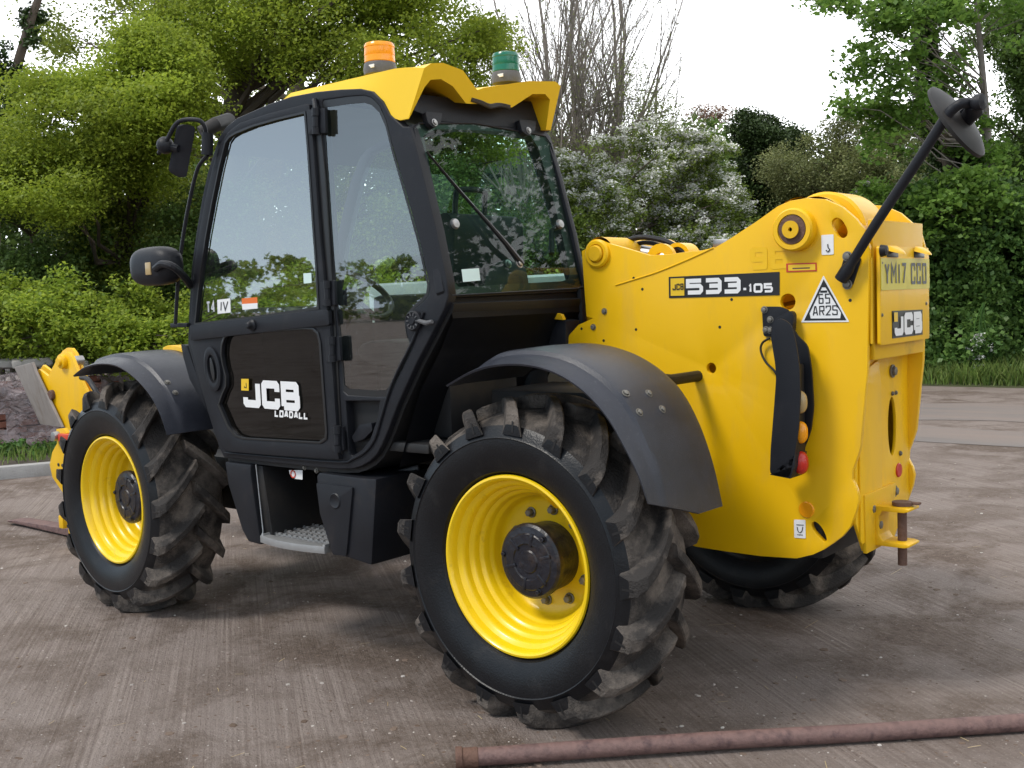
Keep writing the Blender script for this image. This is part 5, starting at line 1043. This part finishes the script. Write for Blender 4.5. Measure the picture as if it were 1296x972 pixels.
# --- right of it
woody('evergreen_tree', 'dark rounded evergreen tree between the blossom bush and the olive thicket', 'tree', gnd(965, 26),
      [B(962, 200, 26, 48, 45, 45), B(950, 250, 26, 55, 45, 60), B(985, 190, 26, 40, 40, 36), B(960, 330, 26, 70, 60, 90)], 900, 110, .32, .075, HOLM, tr=.2, nl=20, shell=.6)
woody('thicket', 'grey green thicket with fine twigs showing above its leaves', 'thicket', gnd(1070, 24),
      [B(1060, 215, 24, 85, 60, 55), B(1110, 190, 24, 60, 50, 45), B(1010, 230, 23.5, 50, 50, 45), B(1070, 280, 24, 110, 60, 80), B(1150, 240, 24, 60, 50, 70)], 1500, 70, .30, .055, OLV, tr=.08, nl=170, stems=8, gap=.35)
woody('russet_tree', 'distant thin tree with russet leaf tufts against the white sky', 'tree', gnd(905, 42),
      [B(890, 145, 42, 22, 20, 14), B(918, 150, 42, 22, 16, 12), B(905, 175, 42, 18, 14, 16), B(876, 160, 42, 12, 14, 10)], 60, 40, .5, .09, RBR, trunk=[gnd(905, 42), at(905, 260, 42), at(903, 190, 42), at(900, 140, 42)], tr=.09, nl=26, shell=.3)
# --- tree with ivy on the right, sycamore sprays
woody('ivy_clad_tree', 'tall trunk clad in dark ivy rising behind the round mirror', 'tree', gnd(1190, 19.5),
      [B(1182, 60, 19.5, 20, 18, 70), B(1196, 170, 19.5, 24, 20, 80), B(1178, -30, 19.5, 16, 16, 50), B(1200, 270, 19.5, 26, 20, 60)], 520, 90, .22, .065, IVY, trunk=[gnd(1215, 19.5), at(1208, 300, 19.5), at(1195, 150, 19.5), at(1176, 20, 19.5), at(1165, -90, 19.5)], tr=.17, nl=8, shell=.3)
woody('sycamore', 'sycamore with open sprays of bright leaves reaching over the thicket', 'sycamore', gnd(1250, 19),
      [B(1060, 12, 18.2, 75, 50, 18), B(1110, 70, 18.2, 55, 50, 25), B(1090, 130, 18.2, 50, 40, 25), B(1130, 190, 18.2, 35, 40, 30), B(1150, 130, 18.2, 40, 40, 40), B(1150, 30, 18.2, 60, 50, 30), B(1240, 130, 19, 60, 50, 80), B(1260, 20, 19, 70, 50, 60), B(1180, 280, 18.2, 50, 40, 30), B(1250, 250, 18.2, 60, 40, 40)], 620, 34, .32, .095, SYC,
      trunk=[gnd(1262, 19), at(1258, 300, 19), at(1248, 150, 19), at(1238, 30, 19), at(1225, -90, 19)], tr=.11, nl=80, lr=.17, bark=BARKG, gap=.38, asp=.85, flat=.55)
woody('leafy_tree', 'green leafy tree filling the top right corner', 'tree', gnd(1330, 21),
      [B(1290, 60, 21, 50, 60, 90), B(1300, 200, 21, 60, 60, 80), B(1350, 100, 21, 90, 60, 140), B(1250, 190, 21, 50, 50, 70)], 700, 90, .40, .075, SHD, tr=.2, nl=60, gap=.38)
woody('broadleaf_shrub', 'dense shrub with large green leaves beside the rear of the machine', 'shrub', gnd(1230, 19.4),
      [B(1200, 350, 18.8, 90, 60, 60), B(1270, 320, 18.8, 80, 60, 60), B(1200, 420, 18.4, 90, 60, 50), B(1290, 410, 18.4, 70, 60, 60), B(1160, 330, 19.0, 60, 50, 70), B(1230, 270, 19.2, 60, 50, 40), B(1350, 370, 18.6, 80, 60, 90), B(1110, 400, 19.2, 70, 60, 60), B(1320, 300, 19.2, 50, 50, 50)], 2300, 62, .26, .090, BRD, tr=.08, nl=40, stems=7, shell=.7, up=.3, droop=.8, asp=.75,
      extra=None)
woody('lilac', 'small lilac with mauve flowers just above the yellow tail', 'lilac', gnd(1110, 19), [B(1115, 255, 19, 26, 24, 18), B(1090, 300, 19, 40, 30, 50)], 90, 50, .25, .09, SYC, tr=.05, nl=10, stems=3, extra=('flower_heads', .10, .05, LIL, 60))
woody('cow_parsley', 'white flower heads at the foot of the large leaved shrub', 'wild flowers', gnd(1235, 17.6), [B(1235, 440, 17.6, 32, 12, 22)], 40, 14, .14, .06, NTL, tr=.006, nl=5, lr=.6, bark=NTL, extra=('flower_heads', .8, .035, BLO, 22))
# --- far wood beyond, closing the view; and the wood across the yard that the door glass reflects
def mass(name, label, blobs, n_, per, cr, ls, m_):
    cl = clumps(blobs, n_, .8); o = leaves(name, leafcloud(cl, per, cr), ls, m_, None); tag(o, label, 'wood', kind='stuff'); return o
mass('far_wood', 'dark woodland closing the view far behind the hedge and shrubs', [B(px, 310, 34, 95, 80, 130) for px in range(-100, 1500, 90)], 3600, 40, .8, .24, SHD)
fb = []
for i in range(34):
    a = math.radians(118+i*5.0); R0_ = 105+14*noise.noise(V((i*1.3, 0, 0))); h = 3.0+2.0*noise.noise(V((i*.9, 4, 0))); fb.append(((R0_*math.cos(a+PI*.33)-2, R0_*math.sin(a+PI*.33), h), (8.5, 6, h+.4)))
mass('distant_wood', 'line of trees across the yard, seen reflected in the door glass', fb, 2600, 26, 1.3, .75, OAKD)
mass('roadside_wood', 'unseen trees added along the road to the right of the machine, darkening its rear window reflection', [((x, 18+1.5*math.sin(x), 6+1.2*math.sin(x*1.7)), (3.2, 2.6, 6.4)) for x in range(7, 34, 4)]+[((30+2*math.sin(y), y, 5.5), (3, 3.2, 6)) for y in range(-6, 17, 5)], 2000, 40, .9, .28, SHD)  # unseen wood, made tall to darken reflections in the rear glass and tail
# --- grass verge, nettles behind the kerb
def blades(name, label, pts, h, wd, m_):
    n_ = len(pts); pts = np.asarray(pts); th = rng.uniform(0, 2*PI, n_); hh = h*rng.uniform(.4, 1.2, n_); ln = rng.normal(0, .35, (n_, 2))*hh[:, None]; s = np.stack([np.cos(th), np.sin(th), 0*th], 1)*wd/2
    tip = pts+np.concatenate([ln, hh[:, None]], 1); midp = pts*.45+tip*.55; midp[:, :2] = pts[:, :2]*.7+tip[:, :2]*.3
    q = np.stack([pts-s, pts+s, midp+s*.7, tip, midp-s*.7], 1).reshape(-1, 3); me = bpy.data.meshes.new(name); me.vertices.add(n_*5); me.vertices.foreach_set('co', q.ravel().astype(np.float32))
    me.loops.add(n_*5); me.loops.foreach_set('vertex_index', np.arange(n_*5, dtype=np.int32)); me.polygons.add(n_); me.polygons.foreach_set('loop_start', np.arange(0, n_*5, 5, dtype=np.int32)); me.update(calc_edges=True)
    o = link(name, me, m_, None, smooth=0); tag(o, label, 'grass', kind='stuff'); return o
n_ = 26000; xs = rng.uniform(-12, 6, n_); ys = ve+.0+rng.random(n_)**1.3*1.7; keep = rng.random(n_) < .4+.6*(np.sin(xs*2.1)*np.cos(xs*.7+ys)*.5+.5)
blades('grass_verge', 'uneven long green grass along the far edge of the road', np.stack([xs, ys, .02+.1*(ys-ve)], 1)[keep], .30, .018, GRL)
nn_ = 5000; u = rng.uniform(-8, 9, nn_); v = rng.uniform(.15, 1.0, nn_)**1.0*1.4
gp_ = np.stack([k0.x+kd.x*u+kn.x*v, k0.y+kd.y*u+kn.y*v, .10+0*u], 1); blades('kerb_grass', 'tufts of rough grass just behind the kerb', gp_, .16, .012, GRL)
wb = [B(px, 570, 11.9, 26, 22, 14+5*((i*7) % 3)) for i, px in enumerate(range(-30, 150, 22))]
cl = clumps(wb, 240, .2); o = leaves('nettles', leafcloud(cl, 22, .09), .055, NTL, None); tag(o, 'low green nettles and weeds between the kerb and the wrapped bricks', 'weeds', kind='stuff')
